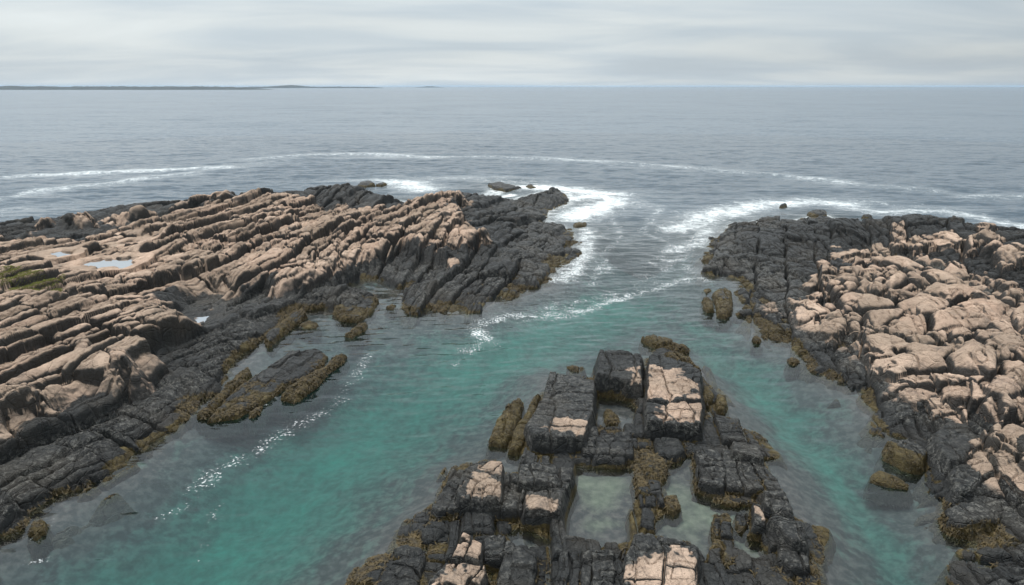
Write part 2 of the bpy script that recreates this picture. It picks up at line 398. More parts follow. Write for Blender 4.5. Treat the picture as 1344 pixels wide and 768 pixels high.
def rock_material():
    m, T = newmat('coastal_granite')
    P = T.new('ShaderNodeNewGeometry').outputs['Position']
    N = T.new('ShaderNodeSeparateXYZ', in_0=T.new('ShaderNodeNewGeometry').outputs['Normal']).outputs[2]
    pz = T.new('ShaderNodeSeparateXYZ', in_0=P).outputs[2]
    n1 = T.noise(P, 1.1, 5, .6); n2 = T.noise(P, 5.5, 5, .65); n3 = T.noise(P, 22, 3, .7); n0 = T.noise(P, .28, 3, .5)
    pink, weed, cell = T.attr('pink'), T.attr('weed'), T.attr('cell')
    # clean granite: fresh pink to weathered buff, grey lichen mottling
    gran = T.mix(cell, (.47, .318, .232), (.62, .46, .35))
    gran = T.mix(T.map(n0, .38, .62), gran, (.37, .275, .205))
    gran = T.mix(T.map(n2, .52, .74, 0, .6), gran, (.22, .155, .115))
    gran = T.mix(T.map(n3, .58, .72, 0, .55), gran, (.11, .09, .075))
    gran = T.mix(T.map(n1, .54, .74, 0, .75), gran, (.17, .14, .115))
    gran = T.mix(T.map(n3, .40, .30, 0, .5), gran, (.60, .47, .38))
    # chips: small fracture faces, each with its own tone
    wp0 = T.new('ShaderNodeMix', data_type='VECTOR'); wp0.inputs[0].default_value = .16
    T.l.new(P, wp0.inputs[4]); T.l.new(T.new('ShaderNodeTexNoise', in_Vector=P, in_Scale=1.3, in_Detail=4, in_Roughness=.6).outputs['Color'], wp0.inputs[5])
    mc0 = T.new('ShaderNodeMapping', in_0=wp0.outputs[1]); mc0.inputs['Scale'].default_value = (1.0, .5, 1.1); mc0.inputs['Rotation'].default_value = (0, 0, .3)
    ch = [T.new('ShaderNodeSeparateColor', in_0=T.new('ShaderNodeTexVoronoi', in_Vector=mc0.outputs[0], in_Scale=sc_).outputs['Color']).outputs[0] for sc_ in (1.6, 4.6)]
    chip = T.math('MULTIPLY_ADD', ch[0], .6, T.math('MULTIPLY', ch[1], .4))
    gran = T.mix(T.map(chip, .2, .7, .34, 0, False), gran, (.24, .17, .125))
    # black cyanobacteria / lichen zone
    blk = T.mix(cell, (.007, .0073, .0073), (.026, .027, .0268))
    blk = T.mix(T.map(n2, .45, .75, 0, .8), blk, (.055, .056, .054))
    blk = T.mix(T.map(n0, .50, .68, 0, .6), blk, (.050, .043, .034))
    blk = T.mix(T.map(n1, .55, .75, 0, .7), blk, (.009, .009, .010))
    blk = T.mix(T.map(n3, .66, .74, 0, .35), blk, (.17, .155, .14))
    blk = T.mix(T.map(chip, .35, .8, 0, .4, False), blk, (.043, .043, .042))
    tide = T.math('MULTIPLY', T.map(pz, .35, .6), T.map(pz, 1.25, .75))
    blk = T.mix(T.math('MULTIPLY', tide, T.map(T.math('ADD', n2, T.math('MULTIPLY', n3, .5)), .72, .95, 0, .55)), blk, (.23, .22, .195))
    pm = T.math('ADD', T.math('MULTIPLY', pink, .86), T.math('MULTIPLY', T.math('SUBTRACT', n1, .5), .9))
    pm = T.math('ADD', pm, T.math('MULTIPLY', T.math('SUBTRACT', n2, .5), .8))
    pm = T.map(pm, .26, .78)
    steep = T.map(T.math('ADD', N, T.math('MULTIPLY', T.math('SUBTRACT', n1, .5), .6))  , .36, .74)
    pm = T.math('MULTIPLY', pm, T.math('MULTIPLY_ADD', steep, .95, .05))  # steep faces take the black colour too, at any height
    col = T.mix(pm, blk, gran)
    under = T.map(pz, -.05, -.30)
    wd = T.mix(T.map(n2, .35, .65), (.042, .030, .010), (.100, .073, .025))
    wd = T.mix(T.map(n3, .45, .7), wd, (.022, .016, .007))
    wd = T.mix(T.map(n1, .5, .7, 0, .7), wd, (.14, .108, .044))
    wm = T.math('ADD', weed, T.math('MULTIPLY', T.math('SUBTRACT', n2, .5), 1.0))
    wm = T.math('ADD', wm, T.math('MULTIPLY', T.math('SUBTRACT', n1, .5), 1.1))
    wm = T.map(wm, .42, .66)
    col = T.mix(wm, col, wd)
    col = T.mix(under, col, T.mix(T.map(n2, .35, .65), (.11, .080, .062), (.048, .036, .028)))
    rough = T.math('MULTIPLY_ADD', pm, .42, .42)
    hgt = T.math('MULTIPLY_ADD', n2, .55, T.math('MULTIPLY', n3, .22))
    hgt = T.math('ADD', hgt, T.math('MULTIPLY', T.noise(P, 60, 2, .6), .06))
    hgt = T.math('ADD', hgt, T.math('MULTIPLY_ADD', ch[0], .34, T.math('MULTIPLY', ch[1], .14)))
    wp = T.new('ShaderNodeMix', data_type='VECTOR'); wp.inputs[0].default_value = .12
    T.l.new(P, wp.inputs[4]); T.l.new(T.new('ShaderNodeTexNoise', in_Vector=P, in_Scale=1.6, in_Detail=3).outputs['Color'], wp.inputs[5])
    mc = T.new('ShaderNodeMapping', in_0=wp.outputs[1]); mc.inputs['Scale'].default_value = (1.0, .55, 1.2); mc.inputs['Rotation'].default_value = (0, 0, .25)
    for sc, w, dp in ((1.5, .035, .5), (4.2, .05, .22)):
        ce = T.new('ShaderNodeTexVoronoi', feature='DISTANCE_TO_EDGE', in_Vector=mc.outputs[0], in_Scale=sc).outputs[0]
        hgt = T.math('SUBTRACT', hgt, T.map(ce, w, 0.0, 0, dp * .55))
    b = T.new('ShaderNodeBump', in_Strength=1.0, in_Distance=.16, in_Height=hgt)
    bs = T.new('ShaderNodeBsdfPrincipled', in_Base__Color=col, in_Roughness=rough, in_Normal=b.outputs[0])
    bs.inputs['Specular IOR Level'].default_value = .24
    T.out(bs.outputs[0])
    return m

def bed_material():
    m, T = newmat('seabed_sand_and_kelp')
    P = T.new('ShaderNodeNewGeometry').outputs['Position']
    mp = T.new('ShaderNodeMapping', in_0=P); mp.inputs['Scale'].default_value = (1, .55, 1); mp.inputs['Rotation'].default_value = (0, 0, math.radians(-25))
    n1 = T.noise(mp.outputs[0], .75, 5, .62, .4); n2 = T.noise(P, 2.6, 4, .65)
    sand = T.attr('sand')
    k = T.math('ADD', sand, T.math('MULTIPLY', T.math('SUBTRACT', n1, .5), 1.5))
    k = T.map(T.math('ADD', k, T.math('MULTIPLY', T.math('SUBTRACT', n2, .5), .8)), .10, 1.35, 0, 1, False)
    s = T.mix(n2, (.026, .134, .102), (.054, .220, .168))
    w = T.mix(T.map(n2, .4, .65), (.026, .024, .024), (.080, .066, .062))
    s = T.mix(T.attr('pool'), s, T.mix(n2, (.10, .115, .075), (.20, .215, .145)))
    bs = T.new('ShaderNodeBsdfPrincipled', in_Base__Color=T.mix(k, w, s), in_Roughness=.9)
    T.out(bs.outputs[0])
    return m

def water_material():
    m, T = newmat('sea_water')
    P = T.new('ShaderNodeNewGeometry').outputs['Position']
    depth, foam, calm, far = T.attr('depth'), T.attr('foam'), T.attr('calm'), T.attr('far')
    # ripples: slope field, so that far water keeps its chop
    def slope(rot, sc, scale, det):
        mp = T.new('ShaderNodeMapping', in_0=P); mp.inputs['Rotation'].default_value = (0, 0, math.radians(rot)); mp.inputs['Scale'].default_value = sc
        c = T.new('ShaderNodeTexNoise', in_Vector=mp.outputs[0], in_Scale=scale, in_Detail=det, in_Roughness=.6, in_Distortion=.2).outputs['Color']
        return T.new('ShaderNodeVectorMath', operation='SUBTRACT', in_0=c, in_1=(.5, .5, .5)).outputs[0]
    def vscale(v, k):
        n = T.new('ShaderNodeVectorMath', operation='SCALE', in_0=v)
        if isinstance(k, bpy.types.NodeSocket): T.l.new(k, n.inputs['Scale'])
        else: n.inputs['Scale'].default_value = k
        return n.outputs[0]
    def vadd(a, b): return T.new('ShaderNodeVectorMath', operation='ADD', in_0=a, in_1=b).outputs[0]
    amp = T.math('MULTIPLY', T.math('MULTIPLY_ADD', far, .15, .62), calm)
    sl_ = vadd(vscale(slope(10, (.20, 1, 1), 2.6, 2), 1.15), vscale(slope(-10, (.22, 1, 1), .9, 3), .75))
    sl_ = vadd(vscale(sl_, amp), vscale(slope(6, (.35, 1, 1), .07, 2), T.math('MULTIPLY', far, .30)))
    sl_ = vadd(sl_, vscale(slope(-5, (.3, 1, 1), .30, 2), T.math('MULTIPLY', far, .22)))
    paws = T.noise(T.new('ShaderNodeMapping', in_0=P).outputs[0], .012, 4, .6, .6)
    sl_ = vscale(sl_, T.map(paws, .35, .65, .65, 1.45, False))
    sl_ = T.new('ShaderNodeVectorMath', operation='MULTIPLY', in_0=sl_, in_1=(.7, 1.0, 0)).outputs[0]
    sl_ = T.new('ShaderNodeVectorMath', operation='MINIMUM', in_0=sl_, in_1=(.15, .075, 0)).outputs[0]
    sl_ = T.new('ShaderNodeVectorMath', operation='MAXIMUM', in_0=sl_, in_1=(-.2, -.2, 0)).outputs[0]
    bump = T.new('ShaderNodeVectorMath', operation='NORMALIZE', in_0=vadd(T.new('ShaderNodeNewGeometry').outputs['Normal'], sl_)).outputs[0]
    # water column
    def powc(c): return T.math('POWER', c, depth)
    tint = T.new('ShaderNodeCombineColor', in_0=powc(.70), in_1=powc(.89), in_2=powc(.89)).outputs[0]
    opac = T.math('SUBTRACT', 1.0, T.math('POWER', .93, depth), clamp=True)
    body = T.mix(far, (.013, .031, .037), (.022, .062, .100))
    tr = T.new('ShaderNodeBsdfTransparent', in_Color=tint).outputs[0]
    df = T.new('ShaderNodeBsdfDiffuse', in_Color=body, in_Normal=bump).outputs[0]
    col = T.new('ShaderNodeMixShader', in_0=opac, in_1=tr, in_2=df).outputs[0]
    fr = T.math('MINIMUM', T.new('ShaderNodeFresnel', in_IOR=1.34, in_Normal=bump).outputs[0], .56)
    gl = T.new('ShaderNodeBsdfGlossy', in_Roughness=.06, in_Normal=bump)
    gl.inputs['Color'].default_value = (1, 1, 1, 1)
    T.l.new(T.math('MULTIPLY_ADD', far, .14, .05), gl.inputs['Roughness'])
    wat = T.new('ShaderNodeMixShader', in_0=fr, in_1=col, in_2=gl.outputs[0]).outputs[0]
    # foam, broken into lace
    f1 = T.noise(P, .8, 6, .65, .8); f2 = T.noise(P, 6.0, 5, .75, .5)
    vo = T.new('ShaderNodeTexVoronoi', feature='DISTANCE_TO_EDGE', in_Vector=P, in_Scale=1.7).outputs[0]
    lace = T.map(vo, .20, .0, 0, .14)
    fm = T.math('ADD', foam, T.math('MULTIPLY', T.math('SUBTRACT', f1, .5), 1.7))
    fm = T.math('ADD', fm, T.math('MULTIPLY', T.math('SUBTRACT', f2, .5), .9))
    fm = T.math('ADD', fm, T.math('MULTIPLY', lace, T.math('GREATER_THAN', foam, .04)))
    fm = T.math('MULTIPLY', T.map(fm, .42, 1.25), T.map(foam, .02, .25))
    f3 = T.noise(P, 7.5, 3, .6, .3)
    dots = T.math('ADD', T.math('MULTIPLY', foam, 1.25), T.math('MULTIPLY_ADD', T.math('SUBTRACT', f3, .5), 1.9, T.math('MULTIPLY', T.math('SUBTRACT', f1, .5), 1.3)))
    dots = T.math('MULTIPLY', T.map(dots, .56, 1.05), T.map(foam, .05, .22))
    fm = T.math('ADD', T.math('MULTIPLY', fm, far), T.math('MULTIPLY', dots, T.math('SUBTRACT', 1.0, far)))
    fm = T.math('ADD', T.math('MULTIPLY', fm, .85), T.math('MULTIPLY', T.math('POWER', foam, 1.5), T.math('MULTIPLY', far, .38)), clamp=True)
    fb = T.new('ShaderNodeBsdfDiffuse', in_Color=(.74, .77, .77, 1)).outputs[0]
    T.out(T.new('ShaderNodeMixShader', in_0=T.math('MULTIPLY', fm, .92), in_1=wat, in_2=fb).outputs[0])
    return m

def simple(name, c1, c2, scale, rough=.8, bump=0.0, bscale=20):
    m, T = newmat(name)
    P = T.new('ShaderNodeNewGeometry').outputs['Position']
    n = T.noise(P, scale, 4, .6)
    bs = T.new('ShaderNodeBsdfPrincipled', in_Base__Color=T.mix(T.map(n, .35, .65), c1, c2), in_Roughness=rough)
    if bump:
        b = T.new('ShaderNodeBump', in_Strength=.8, in_Distance=bump, in_Height=T.noise(P, bscale, 3, .6))
        T.l.new(b.outputs[0], bs.inputs['Normal'])
    T.out(bs.outputs[0])
    return m

M_ROCK, M_BED, M_SEA = rock_material(), bed_material(), water_material()
def pool_material():
    m, T = newmat('still_pool_water')
    P = T.new('ShaderNodeNewGeometry').outputs['Position']
    b = T.new('ShaderNodeBump', in_Strength=.15, in_Distance=.02, in_Height=T.noise(P, 3, 2)).outputs[0]
    tr = T.new('ShaderNodeBsdfTransparent', in_Color=(.55, .56, .52, 1)).outputs[0]
    gl = T.new('ShaderNodeBsdfGlossy', in_Roughness=.04, in_Normal=b).outputs[0]
    T.out(T.new('ShaderNodeMixShader', in_0=T.new('ShaderNodeFresnel', in_IOR=1.38, in_Normal=b).outputs[0], in_1=tr, in_2=gl).outputs[0])
    return m
M_POOL = pool_material()
M_ISLE = simple('distant_spruce_wood', (.018, .030, .034), (.032, .046, .048), .02)
M_GRASS = simple('shore_grass', (.12, .14, .025), (.26, .255, .06), 6)

# ------------------------------------------------------------------ meshes
def make_mesh(name, co, quads, attrs, mat, smooth=True):
    me = bpy.data.meshes.new(name)
    nv, nf = len(co), len(quads)
    me.vertices.add(nv); me.vertices.foreach_set('co', co.astype(F32).ravel())
    me.loops.add(nf * 4); me.loops.foreach_set('vertex_index', quads.astype(np.int32).ravel())
    me.polygons.add(nf); me.polygons.foreach_set('loop_start', np.arange(0, nf * 4, 4, dtype=np.int32))
    me.polygons.foreach_set('loop_total', np.full(nf, 4, np.int32))
    me.update(calc_edges=True)
    if smooth: me.polygons.foreach_set('use_smooth', np.ones(nf, bool))
    for k, a in attrs.items():
        at_ = me.attributes.new(k, 'FLOAT', 'POINT'); at_.data.foreach_set('value', np.ascontiguousarray(a, F32).ravel())
    me.materials.append(mat)
    o = bpy.data.objects.new(name, me); COL.objects.link(o)
    return o

def tag(o, label, cat=None, group=None, kind=None):
    o['label'] = label
    if cat: o['category'] = cat
    if group: o['group'] = group
    if kind: o['kind'] = kind
    return o

def grid_object(name, r0, c0, Zs, keep, attrs, mat, one=False):
    """mesh of the kept survey points in the window starting at row r0, column c0"""
    nr, nc = Zs.shape
    k = keep[:-1, :-1] & keep[1:, :-1] & keep[:-1, 1:] & keep[1:, 1:]
    if one:                                             # one stone, one piece: keep its largest connected patch
        lab = np.where(k, np.arange(k.size).reshape(k.shape) + 1, 0)
        while True:
            n = lab.copy()
            for A, B in ((np.s_[1:, :], np.s_[:-1, :]), (np.s_[:, 1:], np.s_[:, :-1])):
                for P_, Q_ in ((A, B), (B, A)):
                    n[P_] = np.where(k[P_] & k[Q_], np.maximum(n[P_], n[Q_]), n[P_])
            if (n == lab).all(): break
            lab = n
        ids, cnt = np.unique(lab[k], return_counts=True)
        if len(ids): k = lab == ids[np.argmax(cnt)]
    if not k.any(): return None
    rr, cc = np.nonzero(k)
    a = rr * nc + cc
    q = np.stack([a, a + 1, a + nc + 1, a + nc], 1)[:, ::-1]
    used, inv = np.unique(q, return_inverse=True)
    q = inv.reshape(-1, 4)
    ur, uc = used // nc, used % nc
    co = np.stack([GX[r0 + ur, c0 + uc], GY[r0 + ur, c0 + uc], Zs[ur, uc]], 1)
    return make_mesh(name, co, q, {n: v[ur, uc] for n, v in attrs.items()}, mat)

def gidx(x, y):
    r = math.hypot(x, y); a = math.atan2(x, y)
    i = int(round(math.log(max(r, 12.6) / 12.5) / math.log(150 / 12.5) * (NR - 1)))
    j = int(round((math.degrees(a) + 51) / 102 * (NC - 1)))
    return min(max(i, 0), NR - 1), min(max(j, 0), NC - 1)

def base_at(x, y, rad=.5):
    i, j = gidx(x, y)
    n = max(2, int(rad / max(.02, .0013 * math.hypot(x, y)) / 2))
    w = Zb[max(0, i - n):i + n, max(0, j - n):j + n]
    return float(np.median(w))

def window(poly, pad):
    xs = [p[0] for p in poly]; ys = [p[1] for p in poly]
    c = [(min(xs) - pad, min(ys) - pad), (min(xs) - pad, max(ys) + pad), (max(xs) + pad, min(ys) - pad), (max(xs) + pad, max(ys) + pad), ((min(xs) + max(xs)) / 2, min(ys) - pad)]
    ij = [gidx(*p) for p in c]
    i0, i1 = min(p[0] for p in ij), max(p[0] for p in ij); j0, j1 = min(p[1] for p in ij), max(p[1] for p in ij)
    return slice(max(0, i0 - 2), min(NR, i1 + 3)), slice(max(0, j0 - 2), min(NC, j1 + 3))

BLOCKS = []
def block(name, label, cat, group, px, z=None, rise=None, r=.13, tilt=(0, 0), pink=-1.0, weedtop=.20, crack=(1.3, .9), ang=0.0, seed=0, rough=1.0, dome=0.0, pinkpatch=None, side=4.2):
    """one separate rock: a top outlined by the survey polygon px at height z, steep sides, rounded edges, joints"""
    if z is None:
        zz = 2.5
        for _ in range(3):
            pw = ats(px, zz); cx = sum(p[0] for p in pw) / len(pw); cy = sum(p[1] for p in pw) / len(pw)
            zz = base_at(cx, cy, 1.0) + rise
            lo = min(base_at(cx + .8 * (p[0] - cx), cy + .8 * (p[1] - cy), .4) for p in pw)
            zz = min(zz, max(lo, .2) + .6)
        z = zz
    pw = ats(px, z)
    cx = sum(p[0] for p in pw) / len(pw); cy = sum(p[1] for p in pw) / len(pw)
    rs, cs_ = window(pw, 1.2)
    x, y = GX[rs, cs_], GY[rs, cs_]
    sd = 1000 + 37 * (len(BLOCKS) + 1) + seed
    d = sdf(x + .10 * fbm(x, y, 1.7, 2, sd) + .03 * vn(x * 7, y * 7, sd + 9), y + .10 * fbm(x, y, 1.7, 2, sd + 1) + .03 * vn(x * 7, y * 7, sd + 8), pw)
    r = min(r, .6 * max(.1, float(d.max())))
    q = np.clip(1 - d / r, 0, 1)
    prof = -r * .55 * (1 - np.sqrt(np.maximum(1 - q * q, 0)))
    drop = np.where(d < 0, d * side * (1 + .36 * fbm(x, y, .8, 2, sd + 2)), 0)
    ca, sa = math.cos(ang), math.sin(ang)
    u, v = (y - cy) * ca + (x - cx) * sa, (x - cx) * ca - (y - cy) * sa
    uu, vv = u + .4 * fbm(x, y, .7, 3, sd + 3) + .12 * v, v + .4 * fbm(x, y, .7, 3, sd + 4) - .1 * u
    d1, cu, cv, h1, h2, h3, du, dv = joints(uu + 50, vv + 50, crack[0], crack[1], sd + 5)
    d2, cu2, cv2, g1, g2, g3, _, _ = joints(uu + 50, vv + 50, crack[0] * .42, crack[1] * .4, sd + 6)
    jl = (.13 * (h1 - .5) + .10 * cu * (h2 - .5) + .10 * cv * (h3 - .5)) * rough
    jl -= .09 * np.exp(-(np.abs(fbm(u, v, .8, 3, sd + 12)) / .02) ** 2)
    jl -= (.24 * np.exp(-(d1 / .032) ** 2) * ss(.15, .7, h2) + .035 * np.clip(1 - d1 / .20, 0, 1) ** 2) * min(1, rough)
    jl += (.05 * (g1 - .5) - .05 * np.clip(1 - d2 / .10, 0, 1) ** 2 - .08 * np.exp(-(d2 / .022) ** 2) * (g2 > .5)) * (g3 > .72) * min(1, rough)
    size = max(.4, float(d.max()))
    dm = dome * (np.clip(d / size, 0, 1) ** .6 - 1)
    zk = z + tilt[0] * (x - cx) + tilt[1] * (y - cy) + prof + drop + jl + dm + .11 * fbm(x, y, 1.1, 3, sd + 7) + .05 * fbm(x, y, 4.2, 3, sd + 8)
    pv = np.full(x.shape, pink, F32) + 1.3 * fbm(x, y, .7, 2, sd + 20)
    if pinkpatch:
        pp = sdf(x, y, ats(pinkpatch, z))
        pv = np.maximum(pv, np.clip(pp * 3.0, -2, .9) + .25 + 2.2 * fbm(x, y, 1.3, 4, sd + 21, .65))
    a = ss(-.3, .5, pv) * ss(.25, .55, zk)
    wl = zk + .40 * fbm(x, y, .6, 3, sd + 22)
    w = ss(weedtop + .18, weedtop - .12, wl)
    BLOCKS.append(dict(name=name, label=label, cat=cat, group=group, rs=rs, cs=cs_, z=zk.astype(F32), attrs={'pink': (a * .80).astype(F32), 'weed': w.astype(F32), 'cell': (.35 + .3 * h1 + .3 * (hsh(np.array([len(BLOCKS)]), np.array([3]), 5)[0] - .3)).astype(F32)}))
    return cx, cy, z

GB = 'dark rectangular blocks of the middle outcrop'
def mb(label, px, z, **k): return block('rock_block', label, 'rock', GB, px, z=z * (.86 if z > .85 else .72), **k)
mb('black slanted block with two crossing cracks at the far left corner of the middle outcrop', [(722, 485), (737, 487), (781, 497), (777, 540), (766, 574), (700, 571), (690, 556), (711, 526), (716, 510)], 1.05, tilt=(0, -.03), crack=(1.5, 2.6), r=.12, pinkpatch=[(706, 556), (766, 552), (766, 568), (704, 566)])
mb('tall black block split down the middle with a small pink corner', [(788, 457), (814, 461), (842, 463), (841, 500), (814, 494), (784, 491)], 1.35, crack=(2.2, 1.3), r=.10, pinkpatch=[(818, 484), (842, 480), (842, 502), (836, 500)])
mb('tallest block of the middle outcrop with a broad pale pink top', [(852, 467), (862, 465), (907, 475), (919, 486), (920, 524), (850, 523)], 1.35, crack=(2.6, 1.9), r=.12, pinkpatch=[(852, 480), (880, 486), (912, 502), (916, 520), (852, 522)])
mb('lower pink-topped block with a black front directly before the tallest pink block', [(848, 529), (866, 530), (880, 526), (920, 529), (919, 555), (866, 551), (848, 550)], 1.15, crack=(1.6, 1.0), r=.16, pinkpatch=[(850, 529), (919, 529), (919, 552), (862, 548)])
mb('low black slab row between two square pools', [(764, 556), (772, 556), (795, 562), (797, 566), (831, 563), (831, 596), (800, 596), (765, 592), (760, 580)], .68, crack=(.95, 1.1), r=.10)
mb('rounded grey boulder with a brown foot at the corner of the large square pool', [(848, 590), (866, 588), (876, 600), (877, 616), (868, 624), (852, 624), (843, 610)], .62, r=.45, crack=(9, 9), dome=.2, weedtop=.5)
mb('small black slab under the brown weed strip left of the square pool', [(687, 589), (722, 597), (722, 607), (683, 605)], .72, crack=(9, 1.2))
mb('black block with fine pale flecks left of the square pool', [(683, 607), (722, 605), (751, 613), (746, 636), (680, 634)], .92, crack=(1.6, 1.1))
mb('black block with a line of white specks on its near edge beside the square pool', [(691, 642), (742, 638), (735, 669), (688, 668)], .92, crack=(3, 3), r=.12, pinkpatch=[(690, 655), (730, 655), (736, 668), (700, 664)], pink=-1.2)
mb('flat cracked black slab between the pink striped block and the flecked block', [(657, 619), (680, 620), (688, 644), (686, 668), (658, 668), (652, 650)], .78, crack=(.9, .8))
mb('black block crossed by a slanting pale pink stripe beside the left channel', [(613, 611), (636, 602), (660, 603), (656, 652), (640, 655), (604, 650), (598, 642)], 1.1, crack=(1.6, .8), ang=.35, pinkpatch=[(632, 611), (656, 606), (652, 650), (610, 648), (616, 634)])
mb('low wet black slab sloping to the channel left of the pink striped block', [(592, 617), (611, 613), (600, 645), (602, 668), (577, 672), (567, 666)], .62, crack=(1.4, .9), ang=.4)
mb('dark humped rock above the yellow weed edge of the middle outcrop', [(552, 690), (565, 678), (585, 680), (590, 692), (570, 704), (553, 703)], .55, r=.3, dome=.15, crack=(3, 3))
mb('black wedge rock on the left edge of the middle outcrop', [(517, 715), (535, 707), (555, 715), (554, 730), (530, 733), (517, 727)], .72, r=.3, dome=.15, crack=(3, 3))
mb('wide smooth black slab at the lower left corner of the middle outcrop', [(508, 735), (558, 728), (552, 750), (540, 795), (470, 795), (486, 765)], .58, r=.25, crack=(1.8, 1.5), ang=.3)
mb('narrow pink-topped block, left one of a leaning pair', [(608, 700), (617, 702), (610, 729), (594, 728), (600, 712)], .95, r=.10, crack=(9, 9), pink=1.5)
mb('narrow pink-topped block, right one of a leaning pair', [(620, 708), (632, 711), (628, 734), (610, 731), (615, 718)], .95, r=.10, crack=(9, 9), pink=1.5)
mb('broken pink and black block before the leaning pair at the bottom edge', [(582, 737), (606, 735), (635, 739), (636, 750), (624, 790), (545, 800), (562, 765)], .95, crack=(.9, .6), ang=.3, pinkpatch=[(580, 742), (634, 742), (620, 795), (552, 795)])
mb('plain black slab right of the leaning pink pair', [(636, 704), (662, 704), (660, 732), (636, 732)], .70, crack=(2, 2))
mb('big scuffed grey slab below the narrow pool', [(664, 709), (704, 722), (700, 790), (650, 800), (655, 745)], .68, crack=(2.4, 2.4))
mb('long black slab with parallel splits at the bottom edge of the outcrop', [(735, 727), (763, 721), (761, 800), (722, 800)], .55, crack=(1.6, .5))
mb('narrow black slab at the bottom edge between split slab and square slab', [(764, 721), (777, 722), (775, 800), (762, 800)], .72, crack=(2, 2))
mb('square topped dark slab with a pale scrape on its left edge', [(778, 720), (806, 722), (806, 800), (776, 800)], .80, crack=(1.4, 1.6))
mb('dark rough sliver between the square topped slab and the mottled block', [(808, 722), (822, 720), (818, 800), (808, 800)], .45, crack=(.7, .5))
mb('large block mottled with white and pink beside the bottom edge of the outcrop', [(833, 702), (850, 701), (884, 708), (915, 717), (912, 810), (818, 810), (822, 735)], 1.0, crack=(1.9, 1.4), pinkpatch=[(828, 728), (884, 724), (908, 744), (908, 805), (822, 805), (824, 750)], r=.12)
mb('small dark block heading the column of rocks in the pale pool', [(937, 672), (957, 671), (961, 684), (938, 684)], .45, crack=(3, 3))
mb('brownish block second in the column of rocks in the pale pool', [(937, 686), (961, 686), (962, 704), (939, 704)], .42, crack=(1, 2))
mb('largest dark block ending the column of rocks in the pale pool', [(938, 706), (962, 707), (963, 738), (931, 742), (933, 722)], .55, crack=(1, 2))
mb('small pointed dark rock alone in the pale pool', [(966, 671), (980, 672), (981, 684), (975, 694), (968, 688)], .32, r=.16, crack=(5, 5))
mb('small square brown block at the near end of the pale pool', [(967, 726), (984, 727), (986, 746), (967, 748)], .50, crack=(3, 3))
mb('smooth dark slab with one sharp corner at the near right of the pale pool', [(988, 735), (1022, 742), (1040, 757), (1050, 805), (1004, 805)], .65, r=.2, crack=(4, 4))
mb('dark low slab at the bottom edge between mottled block and smooth dark slab', [(918, 748), (960, 748), (1000, 756), (1004, 808), (916, 808)], .42, crack=(.9, .7))
mb('small layered black block at the far right corner of the middle outcrop', [(938, 546), (950, 545), (970, 550), (976, 566), (979, 577), (950, 576), (943, 560)], .62, crack=(.6, 3), r=.1)
mb('thick black lozenge block overhanging the big cracked slab', [(962, 580), (990, 583), (999, 592), (1001, 600), (975, 597), (963, 592)], 1.0, crack=(4, 4), r=.12)
mb('wide black slab with a pale scuff facing the pale pool', [(914, 588), (944, 590), (953, 615), (950, 636), (916, 629)], .82, crack=(.9, 2.5), r=.10)
mb('long narrow strip in the middle of the big cracked slab', [(947, 590), (964, 594), (973, 640), (955, 636)], .76, crack=(4, 4), r=.08)
mb('right part of the big cracked slab sloping to the right channel', [(966, 598), (1000, 603), (1004, 609), (1023, 632), (1026, 641), (990, 640), (977, 641)], .74, crack=(1.3, 1.0), r=.10)
mb('brown stained block pair below the big cracked slab', [(939, 641), (956, 642), (973, 646), (972, 659), (955, 659), (938, 650)], .34, crack=(2, .7), weedtop=.6)
mb('dark stepped block below the right end of the big cracked slab', [(1003, 643), (1030, 645), (1040, 660), (1041, 674), (1005, 664)], .88, crack=(.8, 2), r=.1)
mb('narrow upright block with a white streak right of the pale pool', [(990, 655), (1002, 660), (1003, 688), (990, 688)], .80, crack=(3, 3), r=.12, pinkpatch=[(998, 668), (1003, 668), (1003, 684), (998, 684)])
mb('broad dark block with a pale sloping edge on the right side of the outcrop', [(1010, 678), (1022, 675), (1054, 684), (1061, 711), (1042, 710), (1016, 690)], 1.0, crack=(3, 3), r=.14)
mb('small dark block in the shadow under the pale-edged block', [(1006, 697), (1028, 699), (1033, 711), (1012, 714)], .62, crack=(3, 3))
mb('brown-fronted dark block nearest the bottom right of the outcrop', [(1025, 717), (1060, 713), (1063, 742), (1040, 742), (1020, 730)], .80, crack=(3, 3), r=.14)
mb('long thin dark rock at the bottom right corner of the outcrop', [(1058, 748), (1072, 735), (1078, 800), (1062, 805)], .45, crack=(1, 1))
mb('black slab top of the small island between the square pool and the pale pool', [(837, 641), (868, 647), (872, 661), (839, 661)], .42, crack=(2, .8))
mb('square black slab at the near end of the small island between the pools', [(841, 664), (861, 664), (858, 690), (841, 688)], .40, crack=(3, 3))
mb('short brown stump beside the small island between the pools', [(874, 649), (890, 648), (893, 662), (886, 668), (874, 664)], .40, r=.2, crack=(4, 4), weedtop=.6)

GW = 'weed covered rocks awash in the channels'
def sk(label, px, z=.3, **k):
    k.setdefault('weedtop', .8); k.setdefault('r', .35); k.setdefault('crack', (1.2, .8)); k.setdefault('dome', .12)
    return block('skerry', label, 'rock', GW, px, z=z, **k)
sk('shaggy brown weed rock with bare grey side at the left of the cracked black block', [(646, 558), (664, 530), (682, 517), (688, 524), (680, 545), (668, 568), (664, 576), (642, 574)], .45)
sk('narrow brown weed strip hugging the left side of the cracked black block', [(704, 512), (710, 512), (700, 545), (690, 570), (680, 588), (668, 585), (675, 560), (690, 535)], .42)
sk('long olive weed rock afloat beyond the tallest pink block', [(841, 438), (858, 437), (888, 445), (904, 453), (903, 457), (868, 452), (846, 443)], .42)
sk('curved weed rock touching the far side of the tallest pink block', [(868, 459), (888, 460), (908, 470), (920, 480), (908, 476), (885, 470)], .5)
sk('dark weed clump on the right side of the tallest pink block', [(921, 502), (930, 506), (938, 516), (934, 524), (922, 524)], .4)
